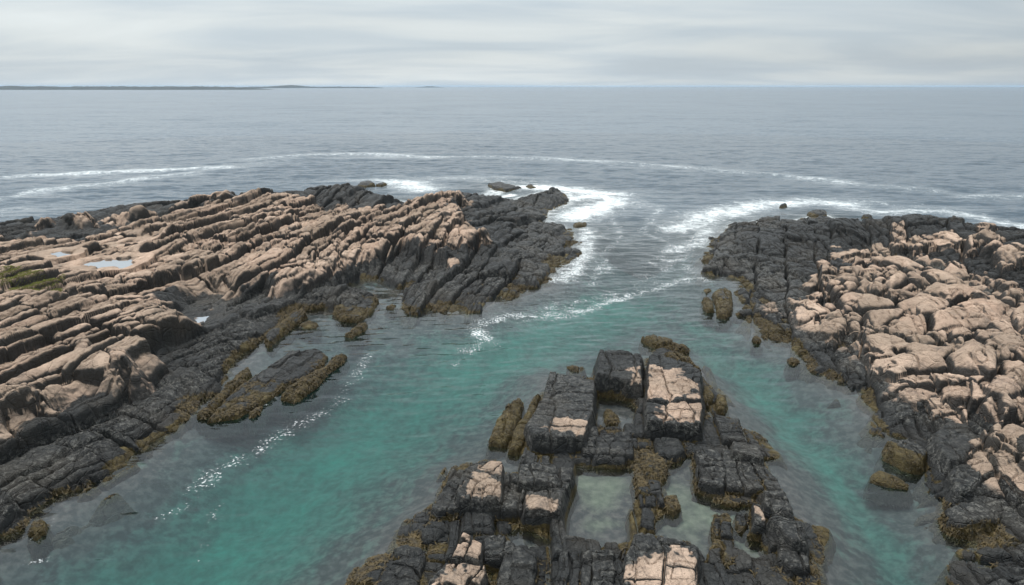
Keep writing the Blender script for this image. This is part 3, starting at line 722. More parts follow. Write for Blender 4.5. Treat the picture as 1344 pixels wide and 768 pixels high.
sk('rounded weed clump just off the right side of the tallest pink block', [(941, 514), (948, 514), (955, 526), (952, 536), (942, 534), (939, 525)], .4)
sk('tiny weed rock off the far left corner of the middle outcrop', [(744, 478), (765, 478), (768, 481), (760, 486), (748, 484)], .18)
sk('small blocky rock alone in the upper square pool', [(793, 534), (803, 533), (812, 541), (811, 549), (794, 549)], .35, weedtop=.55)
sk('long flat weed covered ledge rock lying off the left headland', [(270, 546), (300, 515), (333, 488), (377, 461), (412, 452), (430, 462), (422, 475), (398, 489), (380, 497), (350, 518), (310, 540)], .40, weedtop=.20, crack=(2.0, 1.0), ang=.25)
sk('ragged brown weed rock outside the long ledge rock', [(368, 515), (390, 495), (425, 478), (440, 462), (455, 461), (450, 468), (430, 482), (415, 500), (384, 521)], .42)
sk('low black ledge strip beside the thin water cleft below the left shore', [(258, 540), (285, 514), (310, 489), (324, 478), (330, 484), (312, 500), (290, 522), (268, 542)], .36, weedtop=.3, ang=.25)
sk('broken dark weedy ledge at the far end of the grey shelf pool', [(448, 392), (470, 386), (496, 388), (489, 402), (470, 416), (448, 414), (436, 404)], .45, weedtop=.36, crack=(1.2, .9))
sk('low dark ledge rock on the inner side of the grey shelf pool', [(352, 446), (372, 430), (392, 415), (402, 408), (398, 400), (370, 414), (345, 436)], .5, weedtop=.35, crack=(1.5, .9))
sk('small lozenge weed rock nearest the beach end of the long ledge rock', [(327, 540), (335, 530), (346, 528), (342, 536), (332, 543)], .25)
sk('small dark oval weed rock in the mouth of the grey shelf pool', [(453, 436), (468, 424), (482, 422), (478, 430), (462, 439)], .3)
sk('tiny weed rock inside the pool under the left headland tip', [(505, 402), (512, 396), (520, 398), (516, 404)], .2)
sk('weedy rock in the shelf pool near its far end', [(392, 424), (405, 418), (419, 420), (415, 427), (400, 428)], .22)
sk('smooth brown rock beside the outermost point of the left headland', [(752, 292), (760, 289), (770, 291), (769, 294), (755, 295)], .4)
sk('brown boulder at the waterline of the lower left shore', [(37, 692), (45, 680), (57, 680), (58, 690), (48, 697)], .35, r=.4)
sk('larger blocky skerry with weed sides left of the right headland', [(935, 382), (945, 376), (961, 379), (962, 400), (955, 411), (942, 408), (940, 392)], .5, weedtop=.65)
sk('smaller round skerry next to the blocky one', [(922, 390), (930, 387), (936, 393), (937, 403), (929, 404), (923, 398)], .4)
sk('flat sliver of rock between the two skerries and the headland', [(922, 378), (930, 376), (935, 379), (928, 383)], .2)
sk('small dark rock off the weedy foot of the right headland', [(1034, 468), (1044, 466), (1050, 471), (1045, 476), (1036, 474)], .22)
sk('loaf shaped brown rock alone in the right channel', [(1144, 618), (1152, 613), (1180, 619), (1196, 628), (1194, 634), (1165, 630), (1145, 625)], .32, r=.4, weedtop=.6, crack=(9, 9))
sk('flat topped grey boulder standing in the water below the right headland', [(1165, 580), (1190, 575), (1200, 577), (1218, 592), (1207, 606), (1190, 602), (1167, 590)], .55, weedtop=.5, crack=(2, 2), dome=.0, r=.15)
sk('small weed knob beside the right headland shore', [(988, 439), (994, 436), (1000, 442), (996, 446), (989, 445)], .3)
GS = 'rocks breaking the surf off the points'
def sf(label, px, z=.5): return block('surf_rock', label, 'rock', GS, px, z=z, r=.4, dome=.15, crack=(1.5, 1.2), weedtop=.3)
sf('broken dark rocks in surf behind the black ridge, larger left one', [(468, 241), (474, 237), (486, 236), (492, 239), (480, 242)], .6)
sf('low dark surf rock right of the larger one behind the black ridge', [(493, 240), (503, 237), (508, 239), (500, 241)], .45)
sf('jagged row of surf rocks at the tip between two white channels', [(640, 239), (655, 237), (668, 240), (678, 243), (686, 243), (664, 247), (648, 244)], .6)
sf('small surf rock farthest out beyond the left tip', [(690, 243), (698, 241), (704, 244), (696, 245)], .4)
sf('dark rock lying alone in the white surf left of the right headland tip', [(1023, 268), (1029, 266), (1033, 267), (1028, 269)], .4)
sf('brownish surf rock group close behind the right headland', [(1060, 276), (1074, 272), (1085, 275), (1086, 280), (1066, 280)], .6)
sf('flat dark surf rock between the right headland and the black ridge', [(1130, 282), (1140, 280), (1145, 282), (1138, 284)], .4)

GR = 'large boulders on the right headland'
def rb(label, px, rise=.55, **k):
    k.setdefault('r', .8); k.setdefault('crack', (1.5, 1.3)); k.setdefault('pink', 1.4); k.setdefault('weedtop', -1); k.setdefault('dome', .12); k.setdefault('side', 2.2); rise *= .75
    return block('boulder', label, 'boulder', GR, px, rise=rise, **k)
rb('largest pale pink boulder with branching cracks in the middle of the right headland', [(1215, 430), (1232, 416), (1262, 418), (1280, 434), (1284, 446), (1262, 456), (1236, 455), (1217, 444)], .85, r=.9, crack=(1.1, 1.5))
rb('smooth pink boulder above the largest cracked boulder', [(1195, 392), (1205, 379), (1226, 379), (1238, 390), (1236, 404), (1210, 404)], .6)
rb('row of square pink blocks at the right edge above the wall', [(1278, 400), (1290, 394), (1325, 396), (1350, 405), (1350, 422), (1310, 422), (1280, 416)], .7, crack=(3, 1.0))
rb('cracked tan ledge block ending the low wall over the weedy cove', [(1178, 496), (1192, 486), (1222, 488), (1236, 497), (1236, 513), (1205, 521), (1182, 514)], .55, crack=(.9, .8), r=.45)
rb('long rounded tan ledge block continuing the low wall to the right', [(1238, 496), (1270, 490), (1300, 497), (1300, 510), (1268, 515), (1239, 513)], .5, crack=(2, 1.4), r=.5)
rb('upright pink faced knob above the black left shore of the right headland', [(1044, 402), (1053, 397), (1062, 402), (1064, 416), (1050, 418), (1044, 412)], .9, r=.4, crack=(9, 9))
rb('flat pink slab high on the right headland', [(1112, 340), (1130, 332), (1160, 334), (1186, 346), (1178, 356), (1140, 352), (1114, 350)], .6, r=.5, crack=(1.8, 3))
rb('pink boulder with a shaded front below the flat pink slab', [(1142, 358), (1165, 354), (1188, 360), (1192, 368), (1178, 374), (1150, 370)], .55)
rb('small rounded pink boulder right of the shaded one', [(1190, 366), (1206, 360), (1228, 362), (1234, 372), (1212, 378), (1194, 376)], .6)
rb('long tilted tan slab near the dark ridge at the right', [(1258, 358), (1272, 352), (1292, 356), (1306, 368), (1300, 378), (1280, 376), (1262, 368)], .6, r=.5, crack=(1.2, 3))
rb('folded pink boulder with a creased face left of the largest one', [(1165, 412), (1182, 400), (1208, 402), (1218, 418), (1212, 434), (1186, 438), (1168, 428)], .65, crack=(1.6, .9))
rb('narrow stacked pink boulder left of the folded one', [(1132, 404), (1144, 396), (1160, 398), (1166, 414), (1160, 424), (1138, 424)], .75, r=.5, crack=(1.0, 1.8))
rb('pink block split in layers above the black ledge', [(1078, 416), (1092, 408), (1108, 412), (1110, 428), (1094, 434), (1078, 430)], .7, r=.4, crack=(.6, 2))
rb('low tan layered block above the wet black slabs', [(1144, 466), (1160, 460), (1186, 463), (1190, 474), (1170, 479), (1146, 477)], .5, r=.4, crack=(.8, 2))
rb('broad sloping tan slab at the right edge beside the largest cracked boulder', [(1290, 428), (1310, 420), (1345, 436), (1350, 458), (1320, 454), (1296, 442)], .5, r=.5)
rb('fresh pale angular block on the slope below the largest cracked boulder', [(1296, 498), (1316, 486), (1340, 492), (1344, 506), (1320, 512), (1300, 508)], .5, r=.35, crack=(4, 4))
rb('pale angular block above the wet slabs at the right edge', [(1278, 530), (1300, 526), (1318, 536), (1314, 546), (1290, 544)], .5, r=.3, crack=(3, 3))
rb('wet black slab with a straight joint under the shadowed wall', [(1226, 566), (1246, 552), (1270, 555), (1284, 575), (1268, 600), (1246, 604), (1232, 585)], .45, r=.2, pink=-1.5, dome=0, crack=(3, 1.6), weedtop=.15)
rb('second wet black slab nearer the water with a brown lower edge', [(1246, 614), (1270, 600), (1288, 604), (1294, 624), (1276, 640), (1256, 642)], .8, r=.2, pink=-1.5, dome=0, crack=(3, 3), weedtop=.05)
rb('long flat dark rock jutting into the channel at the lower right', [(1242, 662), (1262, 655), (1310, 654), (1320, 668), (1308, 680), (1262, 682), (1246, 676)], .8, r=.25, pink=-1.5, dome=.05, crack=(4, 2.2), weedtop=.25)
rb('tan domed boulder half buried in the far dark ridge', [(1262, 324), (1276, 314), (1300, 316), (1306, 330), (1290, 340), (1268, 338)], .6, r=1.0, crack=(3, 2))
GL = 'loose blocks on the left headland'
def lb(label, px, rise=.45, **k):
    k.setdefault('r', .4); k.setdefault('crack', (1.5, 1.3)); k.setdefault('pink', 1.4); k.setdefault('weedtop', -1); k.setdefault('dome', .08); k.setdefault('side', 2.2); rise *= .8
    return block('boulder', label, 'boulder', GL, px, rise=rise, **k)
lb('small square pink block perched below the striped pink ledge', [(140, 455), (152, 450), (165, 454), (164, 464), (146, 467)], .4)
lb('rounded pink block at the front of the striped ledge', [(95, 440), (112, 434), (118, 446), (112, 462), (98, 462)], .35)
lb('grey squared slab leaning at the weedy edge of the tip', [(620, 388), (634, 381), (648, 384), (646, 396), (628, 400)], .45, pink=-1.5, crack=(4, 4), weedtop=.3, r=.2)
lb('big flat black block on the seaward slope of the tip', [(618, 345), (640, 337), (662, 341), (660, 355), (630, 358)], .45, pink=-1.5, crack=(4, 2), r=.2)
lb('long wet black slab under the pink cliff of the tip', [(548, 372), (590, 361), (620, 362), (640, 374), (622, 384), (570, 384)], .4, pink=-1.5, crack=(1.5, 2), r=.3, weedtop=.3)
lb('pink nose of rock hanging over the black slope of the tip', [(582, 336), (596, 322), (612, 322), (606, 340), (592, 348)], .7, r=.4)

# pools on the bare rock
POOLS = []
for label, px in (('largest shallow grey rain pool on the pink ledges of the left headland', [(104, 353), (118, 346), (150, 344), (184, 341), (178, 350), (160, 357), (125, 358)]),
                  ('small rain pool on pink rock left of the largest rain pool', [(64, 334), (80, 331), (98, 332), (94, 336), (76, 339), (66, 338)]),
                  ('thin rain pool in a groove above the largest rain pool', [(157, 318), (175, 313), (187, 312), (182, 317), (166, 320)]),
                  ('narrow white pool in a cleft below the pink ledges', [(262, 394), (268, 382), (276, 372), (281, 374), (276, 388), (268, 395)]),
                  ('small bright pool at the foot of the dark ledge', [(254, 430), (256, 417), (273, 416), (270, 424), (262, 432)])):
    zz = 2.4
    for _ in range(3):
        pw = ats(px, zz); cx = sum(p[0] for p in pw) / len(pw); cy = sum(p[1] for p in pw) / len(pw)
        rs, cs_ = window(pw, 1.5); d = sdf(GX[rs, cs_], GY[rs, cs_], pw)
        zl = LAY['L'][rs, cs_]
        zz = float(np.percentile(zl[d > -.2], 35))
    dn = d + .25 * fbm(GX[rs, cs_], GY[rs, cs_], 1.2, 2, 55)
    zl[:] = zl + (zz - .10 - zl) * ss(-.05, .25, dn)
    zl[:] = zl + (np.minimum(zl, zz + .12) - zl) * ss(-2.2, -.4, dn) * .85
    ring = (dn > -.9) & (dn <= 0)
    zl[ring] = np.maximum(zl[ring], zz + .02 + .10 * ss(0, -.5, dn[ring]))
    POOLS.append((label, rs, cs_, d, zz))

# ------------------------------------------------------------------ build the rock objects
ZALL = np.maximum(np.maximum(LAY['L'], LAY['R']), LAY['M'])
for b in BLOCKS:
    w = ZALL[b['rs'], b['cs']]; np.maximum(w, b['z'], out=w)
for key, name, label in (('L', 'left_headland', 'long headland of pink jointed granite ledges with a black wet lower shore'),
                         ('R', 'right_headland', 'headland of broken pink boulders and black wet slabs beside the narrow channel'),
                         ('M', 'reef_shelf', 'low dark jointed rock shelf with square tide pools between the two channels')):
    Z = LAY[key]
    keep = (Z > -1.8) & (Z > ZALL - 1.2)
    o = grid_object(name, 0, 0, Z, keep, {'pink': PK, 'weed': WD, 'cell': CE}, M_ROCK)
    tag(o, label, None, None, 'structure')
for b in BLOCKS:
    zt = ZALL[b['rs'], b['cs']]
    keep = (b['z'] > zt - .45) & (b['z'] > -.8)
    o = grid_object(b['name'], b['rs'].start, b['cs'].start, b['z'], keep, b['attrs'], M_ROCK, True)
    if o: tag(o, b['label'], b['cat'], b['group'])
for label, rs, cs_, d, zz in POOLS:
    o = grid_object('rock_pool', rs.start, cs_.start, np.full(d.shape, zz, F32), d > -.35, {}, M_POOL)
    tag(o, label, 'pool', 'rain pools on the left headland')

# ------------------------------------------------------------------ rockweed fronds on the tide line
WDA = WD.copy()
for b in BLOCKS:
    top = b['z'] >= ZALL[b['rs'], b['cs']] - 1e-4
    WDA[b['rs'], b['cs']][top] = b['attrs']['weed'][top]
nrg = np.random.RandomState(11)
pw_ = (WDA > .55) * (ZALL > -.12) * (ZALL < .5) * (RR[:, None] < 75) * (RR[:, None] ** 2)
pw_ = (pw_ * np.clip(.4 + 2.5 * fbm(GX, GY, .5, 3, 92), 0, 2)).ravel().astype(np.float64)
nfr = 45000
pick = np.searchsorted(np.cumsum(pw_) / pw_.sum(), nrg.rand(nfr))
pi, pj = np.clip(pick // NC, 1, NR - 2), np.clip(pick % NC, 1, NC - 2)
bx_, by_, bz_ = GX[pi, pj], GY[pi, pj], ZALL[pi, pj]
an = nrg.rand(nfr) * 6.283; ln_ = .06 + .16 * nrg.rand(nfr) ** 2; wd_ = .012 + .022 * nrg.rand(nfr)
def zat(x, y):
    i_ = np.clip(np.round(np.log(np.maximum(np.hypot(x, y), 12.6) / 12.5) / math.log(150 / 12.5) * (NR - 1)).astype(int), 0, NR - 1)
    j_ = np.clip(np.round((np.degrees(np.arctan2(x, y)) + 51) / 102 * (NC - 1)).astype(int), 0, NC - 1)
    return ZALL[i_, j_]
prt = []
for f, wf, up_ in ((0, .5, .015), (.5, 1.0, .035), (1.0, .35, .02)):
    cx_, cy_ = bx_ + np.cos(an) * ln_ * f, by_ + np.sin(an) * ln_ * f
    cz_ = np.clip(zat(cx_, cy_), bz_ - .12, bz_ + .12) + up_ * (.5 + nrg.rand(nfr))
    for sg in (-1, 1):
        prt.append(np.stack([cx_ - sg * np.sin(an) * wd_ * wf, cy_ + sg * np.cos(an) * wd_ * wf, cz_ + sg * .012 * (nrg.rand(nfr) - .5)], 1))
vv_ = np.stack(prt, 1).reshape(-1, 3); k6 = np.arange(nfr)[:, None] * 6
qq = np.concatenate([k6 + np.array([0, 1, 3, 2]), k6 + np.array([2, 3, 5, 4])], 0)
M_WEED = simple('rockweed', (.020, .014, .005), (.080, .054, .017), 5, .8)
o = make_mesh('seaweed', vv_, qq, {}, M_WEED, False)
tag(o, 'brown rockweed fronds fringing the rocks at the waterline', None, None, 'stuff')

# ------------------------------------------------------------------ grass patch
gx0 = ats([(0, 372), (20, 366), (60, 368), (88, 372), (92, 380), (70, 390), (40, 393), (20, 386), (0, 388), (-30, 384), (-30, 372)], 2.9)
rng = random.Random(4)
xs = [p[0] for p in gx0]; ys = [p[1] for p in gx0]
vs, fs = [], []
cand = np.array([(rng.uniform(min(xs), max(xs)), rng.uniform(min(ys), max(ys))) for _ in range(90000)], F32)
dd = sdf(cand[:, 0], cand[:, 1], gx0) + .9 * fbm(cand[:, 0], cand[:, 1], .9, 3, 91)
cand = cand[(dd > .1)][:26000]
for x, y in cand:
    i, j = gidx(float(x), float(y)); z = float(LAY['L'][i, j])
    a = rng.uniform(0, 6.28); h = rng.uniform(.03, .08); w = rng.uniform(.008, .018); lx, ly = rng.gauss(0, .06), rng.gauss(0, .06)
    k = len(vs); ca, sa = math.cos(a) * w, math.sin(a) * w
    vs += [(x - ca, y - sa, z - .03), (x + ca, y + sa, z - .03), (x + lx + ca * .3, y + ly + sa * .3, z + h), (x + lx - ca * .3, y + ly - sa * .3, z + h)]
    fs.append((k, k + 1, k + 2, k + 3))
o = make_mesh('grass', np.array(vs, F32), np.array(fs), {}, M_GRASS, False)
tag(o, 'olive green grass patch growing on the pink ledges', None, None, 'stuff')

# ------------------------------------------------------------------ sea bed and water
NCW = 820
azw = np.radians(np.linspace(-62, 62, NCW))
rr = [3.0]
while rr[-1] < 14: rr.append(rr[-1] * 1.012)
while rr[-1] < 240: rr.append(rr[-1] * 1.0030)
while rr[-1] < 30000: rr.append(rr[-1] * 1.05)
rw = np.array(rr)
WX = (rw[:, None] * np.sin(azw)).astype(F32); WY = (rw[:, None] * np.cos(azw)).astype(F32)
nearrows = int(np.searchsorted(rw, 240))
cw = slice(0, None, 3)
def wsdf(poly):
    """distance on a coarser sheet, brought back to the water grid"""
    rs_ = np.unique(np.append(np.arange(0, nearrows, 3), nearrows - 1)); cs2 = np.unique(np.append(np.arange(0, NCW, 3), NCW - 1))
    c = sdf(WX[np.ix_(rs_, cs2)], WY[np.ix_(rs_, cs2)], poly)
    return c, rs_, cs2
def wup(c, rs_, cs2):
    t = np.stack([np.interp(np.arange(nearrows), rs_, c[:, k]) for k in range(c.shape[1])], 1)
    return np.stack([np.interp(np.arange(NCW), cs2, t[k]) for k in range(t.shape[0])], 0).astype(F32)
def wline(line):
    rs_ = np.unique(np.append(np.arange(0, nearrows, 3), nearrows - 1)); cs2 = np.unique(np.append(np.arange(0, NCW, 3), NCW - 1))
    return wup(ldist(WX[np.ix_(rs_, cs2)], WY[np.ix_(rs_, cs2)], line), rs_, cs2)
land = np.maximum(np.maximum(wup(*wsdf(LEFT)), wup(*wsdf(RIGHT))), wup(*wsdf(MID)))
nx, ny = WX[:nearrows], WY[:nearrows]
poolw = np.full(nx.shape, -50, F32)
for q in MID_POOLS: poolw = np.maximum(poolw, wup(*wsdf(q)))
off = np.maximum(-land, 0)
sea = ss(52, 92, ny + .25 * np.abs(nx - 12))                 # open water beyond the points
depth = .25 + 2.1 * (1 - np.exp(-off / 4.6)) + .5 * fbm(nx, ny, .16, 3, 801) * ss(.5, 3, off) + sea * np.minimum(off, 10) * .9
depth = np.where(poolw > -.4, .34, depth)
depth = np.maximum(depth, np.where(off > .6, .55, .3))
sandfade = ss(.2, 3.6, off)

# pale sand in the channels
sand = np.zeros(nx.shape, F32)
def addsand(px, w, a, zb=-1.9):
    global sand
    d = wline(ats(px, zb))
    sand = np.maximum(sand, a * np.exp(-(d / w) ** 2))
addsand([(210, 800), (300, 740), (400, 640), (500, 560), (620, 490), (720, 440), (800, 410)], 4.2, 1.0)
addsand([(945, 440), (970, 470), (1000, 510), (1035, 560), (1060, 600)], 2.4, .8, -1.3)
addsand([(1060, 600), (1085, 630), (1110, 665), (1140, 710), (1175, 760), (1200, 800)], 1.2, .75, -1.1)
addsand([(960, 450), (1000, 510), (1060, 600), (1120, 680), (1190, 790)], 3.4, .45, -1.2)
addsand([(1195, 660), (1225, 700), (1250, 730)], .6, .5, -1.0)
addsand([(775, 640), (800, 640), (785, 660)], .8, .75, -.5); addsand([(905, 690), (880, 650), (960, 700), (985, 715)], .9, .75, -.5); addsand([(780, 692), (800, 688)], .4, .6, -.5)

sand *= np.where(poolw > -.4, 1, sandfade); depth += .15 * sand * (poolw < -.4)
# swell and ripples
rngw = np.random.RandomState(7)
zw = np.zeros(nx.shape, F32)
ampo = (.16 + .84 * sea) * ss(.2, 2.5, off) * ss(-.1, -1.5, poolw)
ampo *= 1 - ss(170, 235, rw[:nearrows])[:, None]
for k in range(46):
    lam = 1.2 * (14 / 1.2) ** (rngw.rand()); th = math.radians(rngw.normal(8, 24)) - math.pi / 2
    kx, ky = math.cos(th) * 2 * math.pi / lam, math.sin(th) * 2 * math.pi / lam
    a = .0045 * lam ** .9 * (.5 + rngw.rand())
    lim = ss(.9, .4, np.maximum(.003 * rw[:nearrows], .0027 * rw[:nearrows])[:, None] * 3 / lam)
    w_ = 1.0 if lam < 4 else sea
    ph = kx * nx + ky * ny + rngw.rand() * 6.28 + .8 * vn(nx * .07 + k, ny * .07, 850 + k)
    zw += a * w_ * lim * np.sin(ph)
zw *= ampo * (1 - .35 * sea)

for k in range(26):                                          # small wind ripples in the channels
    lam = .45 * (1.3 / .45) ** (rngw.rand()); th = math.radians(rngw.normal(6, 17)) - math.pi / 2
    kx, ky = math.cos(th) * 2 * math.pi / lam, math.sin(th) * 2 * math.pi / lam
    ph = kx * nx + ky * ny + rngw.rand() * 6.28 + 1.6 * vn(nx * .16 + k, ny * .16, 950 + k)
    lim = ss(.9, .4, np.maximum(.003 * rw[:nearrows], .0027 * rw[:nearrows])[:, None] * 2.5 / lam)
    zw += .0030 * lam * (.6 + .8 * rngw.rand()) * lim * np.sin(ph) * ss(.1, 1.5, off) * ss(-.1, -1.5, poolw) * (.7 + 1.2 * vn(nx * .11, ny * .11, 990))
# foam: surf on the points, streaks, rows of breaking crests
foam = np.zeros(nx.shape, F32)
def addfoam(px, w, a, p=1.6):
    global foam
    d = wline(ats(px, 0)) + .35 * w * fbm(nx, ny, .35, 2, 860)
    foam = np.maximum(foam, a * np.exp(-(np.maximum(d, 0) / w) ** p))
addfoam([(905, 366), (858, 380), (801, 396), (765, 408), (715, 416), (668, 414), (638, 420), (626, 432), (636, 445), (621, 458)], 1.25, .56)
addfoam([(700, 412), (760, 396), (810, 388)], 2.2, .44)
addfoam([(770, 352), (800, 345), (790, 330)], 3, .34)
addfoam([(748, 262), (775, 258), (806, 262), (780, 274), (755, 284)], 4.0, .85)
addfoam([(770, 300), (772, 325), (760, 345), (742, 368)], 1.9, .66)
addfoam([(790, 300), (830, 310), (800, 330)], 4.5, .36)
addfoam([(500, 236), (530, 240), (555, 248)], 4.0, .85); addfoam([(450, 238), (480, 235)], 4.0, .45)
addfoam([(680, 246), (720, 247), (760, 250), (800, 255)], 4.0, .80); addfoam([(630, 270), (650, 263), (672, 255)], 1.2, .9)
addfoam([(560, 232), (640, 231), (720, 238)], 4.5, .38)
addfoam([(895, 300), (930, 284), (965, 275), (1010, 268), (1060, 264), (1110, 268)], 4.2, .74)
addfoam([(1110, 272), (1150, 279), (1200, 276), (1270, 282), (1344, 298)], 3.0, .62)
addfoam([(890, 330), (915, 318), (930, 300)], 2.6, .62); addfoam([(860, 345), (905, 335)], 2.0, .5); addfoam([(870, 300), (900, 285)], 5.0, .34)
addfoam([(928, 370), (912, 362), (905, 350)], 1.5, .5)
addfoam([(850, 300), (835, 320), (860, 345), (840, 365)], 2.0, .36)
for ln, w, a in (([(-60, 236), (0, 232), (100, 228), (200, 224), (300, 219)], 1.6, .72), ([(0, 262), (50, 251), (130, 242), (200, 233), (250, 227)], 1.5, .58),
                 ([(330, 209), (400, 203.5), (480, 202), (560, 206), (650, 206), (750, 210), (850, 216), (950, 224), (1040, 232), (1110, 240)], 1.7, .74),
                 ([(1110, 240), (1180, 247), (1230, 250)], 1.3, .45), ([(1275, 258), (1344, 259), (1400, 262)], 1.6, .55), ([(0, 280), (30, 272)], 3, .4),
                 ([(330, 216), (400, 208), (520, 207)], 1.6, .42), ([(700, 206), (800, 218), (900, 226)], 1.6, .36)):
    addfoam(ln, w * 2.4, a * (.85 + 0 * w))
    d = wline(ats(ln, 0)); zw += .28 * a * np.exp(-(d / 1.1) ** 2)
for px, w, a in (([(256, 645), (300, 609), (333, 592)], .8, .46), ([(333, 592), (400, 555), (447, 525)], .8, .46), ([(447, 525), (462, 500), (485, 465)], .7, .40),
                 ([(205, 680), (240, 668)], .35, .36), ([(262, 735), (272, 705), (285, 660)], .3, .32), ([(70, 686), (40, 708)], .4, .45), ([(30, 740), (60, 735)], .35, .38),
                 ([(340, 520), (370, 505), (400, 500)], .6, .42), ([(345, 535), (360, 520)], .4, .45),
                 ([(600, 470), (590, 500)], .5, .32)):
    addfoam(px, w, a)
for px in ([(815, 262), (800, 285), (815, 310), (790, 335), (800, 360)], [(860, 285), (845, 305), (880, 320), (860, 350)], [(770, 330), (790, 350), (775, 375)], [(840, 262), (870, 272), (850, 290)],
           [(880, 340), (870, 362), (830, 372)], [(760, 300), (800, 315)]):
    addfoam(px, 1.1, .46)
for px, w, a in (([(740, 270), (800, 275), (830, 262)], 9, .36), ([(760, 330), (790, 350)], 5, .36), ([(880, 320), (910, 300), (960, 280)], 8, .36), ([(830, 300), (850, 340)], 7, .30),
                 ([(520, 232), (620, 234), (700, 240)], 6, .40), ([(1000, 262), (1120, 264), (1250, 276)], 6, .36), ([(690, 418), (770, 400), (860, 372)], 2.8, .40)):
    addfoam(px, w, a)
# wash along rock facing the open sea
edge = np.exp(-((off - .3) / 1.1) ** 2) * (land < .5)
foam = np.maximum(foam, edge * (.62 * sea + .0))
foam *= (poolw < -.3)
foam *= np.where(ny > 100, np.clip(1.0 + .8 * fbm(nx, ny, .03, 3, 877), .7, 1.15), 1)

full = lambda v, fill: np.concatenate([v, np.full((len(rw) - nearrows, NCW), fill, F32)], 0)
def sheet(name, z, attrs, mat):
    nr, nc = WX.shape
    i = np.arange(nr * nc).reshape(nr, nc)
    q = np.stack([i[:-1, :-1], i[1:, :-1], i[1:, 1:], i[:-1, 1:]], -1).reshape(-1, 4)[:, ::-1]
    co = np.stack([WX.ravel(), WY.ravel(), z.ravel()], 1)
    return make_mesh(name, co, q, {k: v.ravel() for k, v in attrs.items()}, mat)
calm = np.clip(ss(-.1, -1.2, poolw) * (.35 + .65 * ss(0, 3.5, off)) + .05, 0, 1)
o = sheet('sea', full(zw, 0), {'depth': full(depth, 20), 'foam': full(foam, 0), 'calm': full(calm, 1), 'far': full(np.clip(sea, 0, 1), 1)}, M_SEA)
tag(o, 'grey green sea filling the channels and running out to the horizon', None, None, 'structure')
bedz = -depth + .18 * fbm(nx, ny, .8, 3, 811)
o = sheet('seabed', full(bedz, -25), {'sand': full(sand, 0), 'pool': full((poolw > -.5) * 1.0, 0)}, M_BED)
tag(o, 'seabed of pale sand and dark weed under the clear channels', None, None, 'structure')

# ------------------------------------------------------------------ far wooded shores
def isle(name, label, px0, px1, D, h, seed, taper=.25):
    """low wooded land: a ridge of tree tops at distance D between two photo columns"""
    k = D / (CP + (H0 / 2 - 112.5) / FOC * SP)
    x0, x1 = (px0 - W0 / 2) / FOC * k, (px1 - W0 / 2) / FOC * k
    n, mcr = 420, 26
    t = np.linspace(0, 1, n); w = np.linspace(-1, 1, mcr)
    Tt, Ww = np.meshgrid(t, w, indexing='ij')
    X = x0 + (x1 - x0) * Tt; depthm = h * 9
    env = np.clip(np.minimum(Tt, 1 - Tt) / taper, 0, 1) ** .6
    prof = np.sqrt(np.maximum(1 - Ww ** 2, 0)) * env
    bump = .62 + .55 * fbm(Tt * 5, Ww * 0 + seed, 1.0, 3, seed) + .22 * fbm(Tt * 120, Ww * 5, 1.0, 3, seed + 1)
    Zz = h * prof * np.clip(bump, .2, 2) - .5
    Y = D + Ww * depthm * (.5 + .5 * env)
    i = np.arange(n * mcr).reshape(n, mcr)
    q = np.stack([i[:-1, :-1], i[1:, :-1], i[1:, 1:], i[:-1, 1:]], -1).reshape(-1, 4)
    o = make_mesh(name, np.stack([X.ravel(), Y.ravel(), Zz.ravel()], 1), q, {}, M_ISLE)
    return tag(o, label, 'island', 'low wooded islands on the horizon')
isle('wooded_island', 'long low dark wooded island on the horizon reaching the left edge', -420, 352, 3400, 24, 5, .12)
isle('wooded_island', 'thin wooded island on the horizon, right of the long one', 300, 502, 6500, 26, 9, .3)
isle('wooded_island', 'tiny faint island standing alone on the horizon, farthest right', 545, 583, 9500, 17, 12, .4)

# ------------------------------------------------------------------ sea air
def haze_box(dens):
    m = bpy.data.materials.new('sea_air'); m.use_nodes = True; t = m.node_tree; t.nodes.clear()
    v = t.nodes.new('ShaderNodeVolumePrincipled'); v.inputs['Density'].default_value = dens; v.inputs['Color'].default_value = (.60, .80, 1.0, 1); v.inputs['Anisotropy'].default_value = .2
    o_ = t.nodes.new('ShaderNodeOutputMaterial'); t.links.new(v.outputs[0], o_.inputs['Volume'])
    x, y0, y1, z0, z1 = 40000.0, -300.0, 36000.0, -27.0, 40.0
    co = [(a, b, c) for c in (z0, z1) for b in (y0, y1) for a in (-x, x)]
    me = bpy.data.meshes.new('haze'); me.from_pydata(co, [], [(0, 2, 3, 1), (4, 5, 7, 6), (0, 1, 5, 4), (2, 6, 7, 3), (0, 4, 6, 2), (1, 3, 7, 5)]); me.materials.append(m)
    o = bpy.data.objects.new('haze', me); COL.objects.link(o)
    return tag(o, 'pale sea haze softening the far islands', None, None, 'stuff')
haze_box(3.2e-5)

# ------------------------------------------------------------------ sky and sun
SUN_EL, SUN_AZ = math.radians(66), math.radians(-28)          # azimuth from +Y towards +X
world = bpy.data.worlds.new('World'); scene.world = world; world.use_nodes = True
wt = world.node_tree; wt.nodes.clear()
class WT(NT):
    def __init__(self): self.t = wt; self.n = wt.nodes; self.l = wt.links
T = WT()
sky = T.new('ShaderNodeTexSky', sky_type='NISHITA'); sky.sun_disc = False; sky.sun_elevation = SUN_EL; sky.sun_rotation = SUN_AZ
sky.air_density = 1.0; sky.dust_density = 2.0
D = T.new('ShaderNodeTexCoord').outputs['Generated']
sx = T.new('ShaderNodeSeparateXYZ', in_0=D)
zc = T.math('ADD', T.math('MAXIMUM', sx.outputs[2], 0.0), .11)
pv = T.new('ShaderNodeCombineXYZ', in_0=T.math('DIVIDE', sx.outputs[0], zc), in_1=T.math('DIVIDE', sx.outputs[1], zc), in_2=0.0).outputs[0]
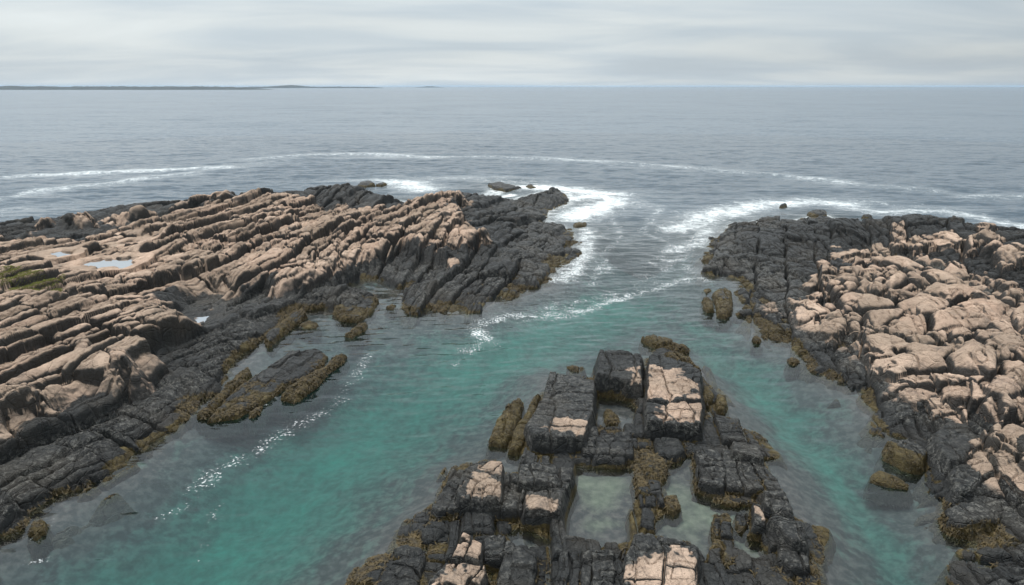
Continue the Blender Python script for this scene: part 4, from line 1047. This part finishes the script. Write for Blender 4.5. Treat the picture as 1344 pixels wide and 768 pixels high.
mp = T.new('ShaderNodeMapping', in_0=pv); mp.inputs['Rotation'].default_value = (0, 0, .14); mp.inputs['Scale'].default_value = (.42, .75, 1)
n1 = T.noise(mp.outputs[0], 1.0, 5, .52, .5)
n2 = T.noise(pv, .22, 3, .5)
sd = (math.sin(SUN_AZ) * math.cos(SUN_EL), math.cos(SUN_AZ) * math.cos(SUN_EL), math.sin(SUN_EL))
dt = T.new('ShaderNodeVectorMath', operation='DOT_PRODUCT', in_0=D, in_1=sd).outputs['Value']
glow = T.math('MULTIPLY_ADD', T.map(dt, -.6, 1.0, 0, 1, False), 1.30, .20)
hor = T.map(sx.outputs[2], 0.0, .045, 1, 0)
br = T.math('ADD', T.map(n1, .30, .72, -.10, .11, False), T.map(n2, .3, .7, -.09, .09, False))
br = T.math('MULTIPLY', T.math('ADD', 1.0, br), glow)
br = T.math('MULTIPLY', br, T.map(sx.outputs[2], .25, .97, 1.0, 2.1))
br = T.math('ADD', br, T.math('MULTIPLY', hor, .09))
cc = T.mix(T.map(n1, .35, .65), (.79, .90, .985), (.92, .985, 1.0))
cl = T.new('ShaderNodeVectorMath', operation='SCALE', in_0=cc); T.l.new(T.math('MULTIPLY', br, 4.1), cl.inputs['Scale'])
mixc = T.mix(.94, (0, 0, 0), (0, 0, 0)); mn = mixc.node
T.l.new(sky.outputs[0], mn.inputs[6]); T.l.new(cl.outputs[0], mn.inputs[7])
bg = T.new('ShaderNodeBackground', in_Color=mixc, in_Strength=.10)
wo = T.new('ShaderNodeOutputWorld'); T.l.new(bg.outputs[0], wo.inputs['Surface'])

sl = bpy.data.lights.new('sun', 'SUN'); sl.energy = 1.5; sl.angle = math.radians(10); sl.color = (1.0, .95, .88)
so = bpy.data.objects.new('sun', sl); COL.objects.link(so)
from mathutils import Vector
so.rotation_euler = Vector(sd).to_track_quat('Z', 'Y').to_euler(); so.location = (0, 0, 60)

cam = bpy.data.cameras.new('camera'); co_ = bpy.data.objects.new('camera', cam); COL.objects.link(co_)
co_.location = (0, 0, CAM_H); co_.rotation_euler = (math.pi / 2 - PITCH, 0, 0)
cam.sensor_fit = 'HORIZONTAL'; cam.sensor_width = 36; cam.lens = 36 * FOC / W0
cam.clip_start = .1; cam.clip_end = 100000
scene.camera = co_
vs_ = scene.view_settings; vs_.view_transform = 'Standard'; vs_.look = 'None'; vs_.exposure = 0.80; vs_.gamma = 1.0; vs_.use_curve_mapping = False
cy = scene.cycles
cy.max_bounces = 5; cy.diffuse_bounces = 2; cy.glossy_bounces = 2; cy.transparent_max_bounces = 8; cy.caustics_reflective = False; cy.caustics_refractive = False
cy.use_denoising = True
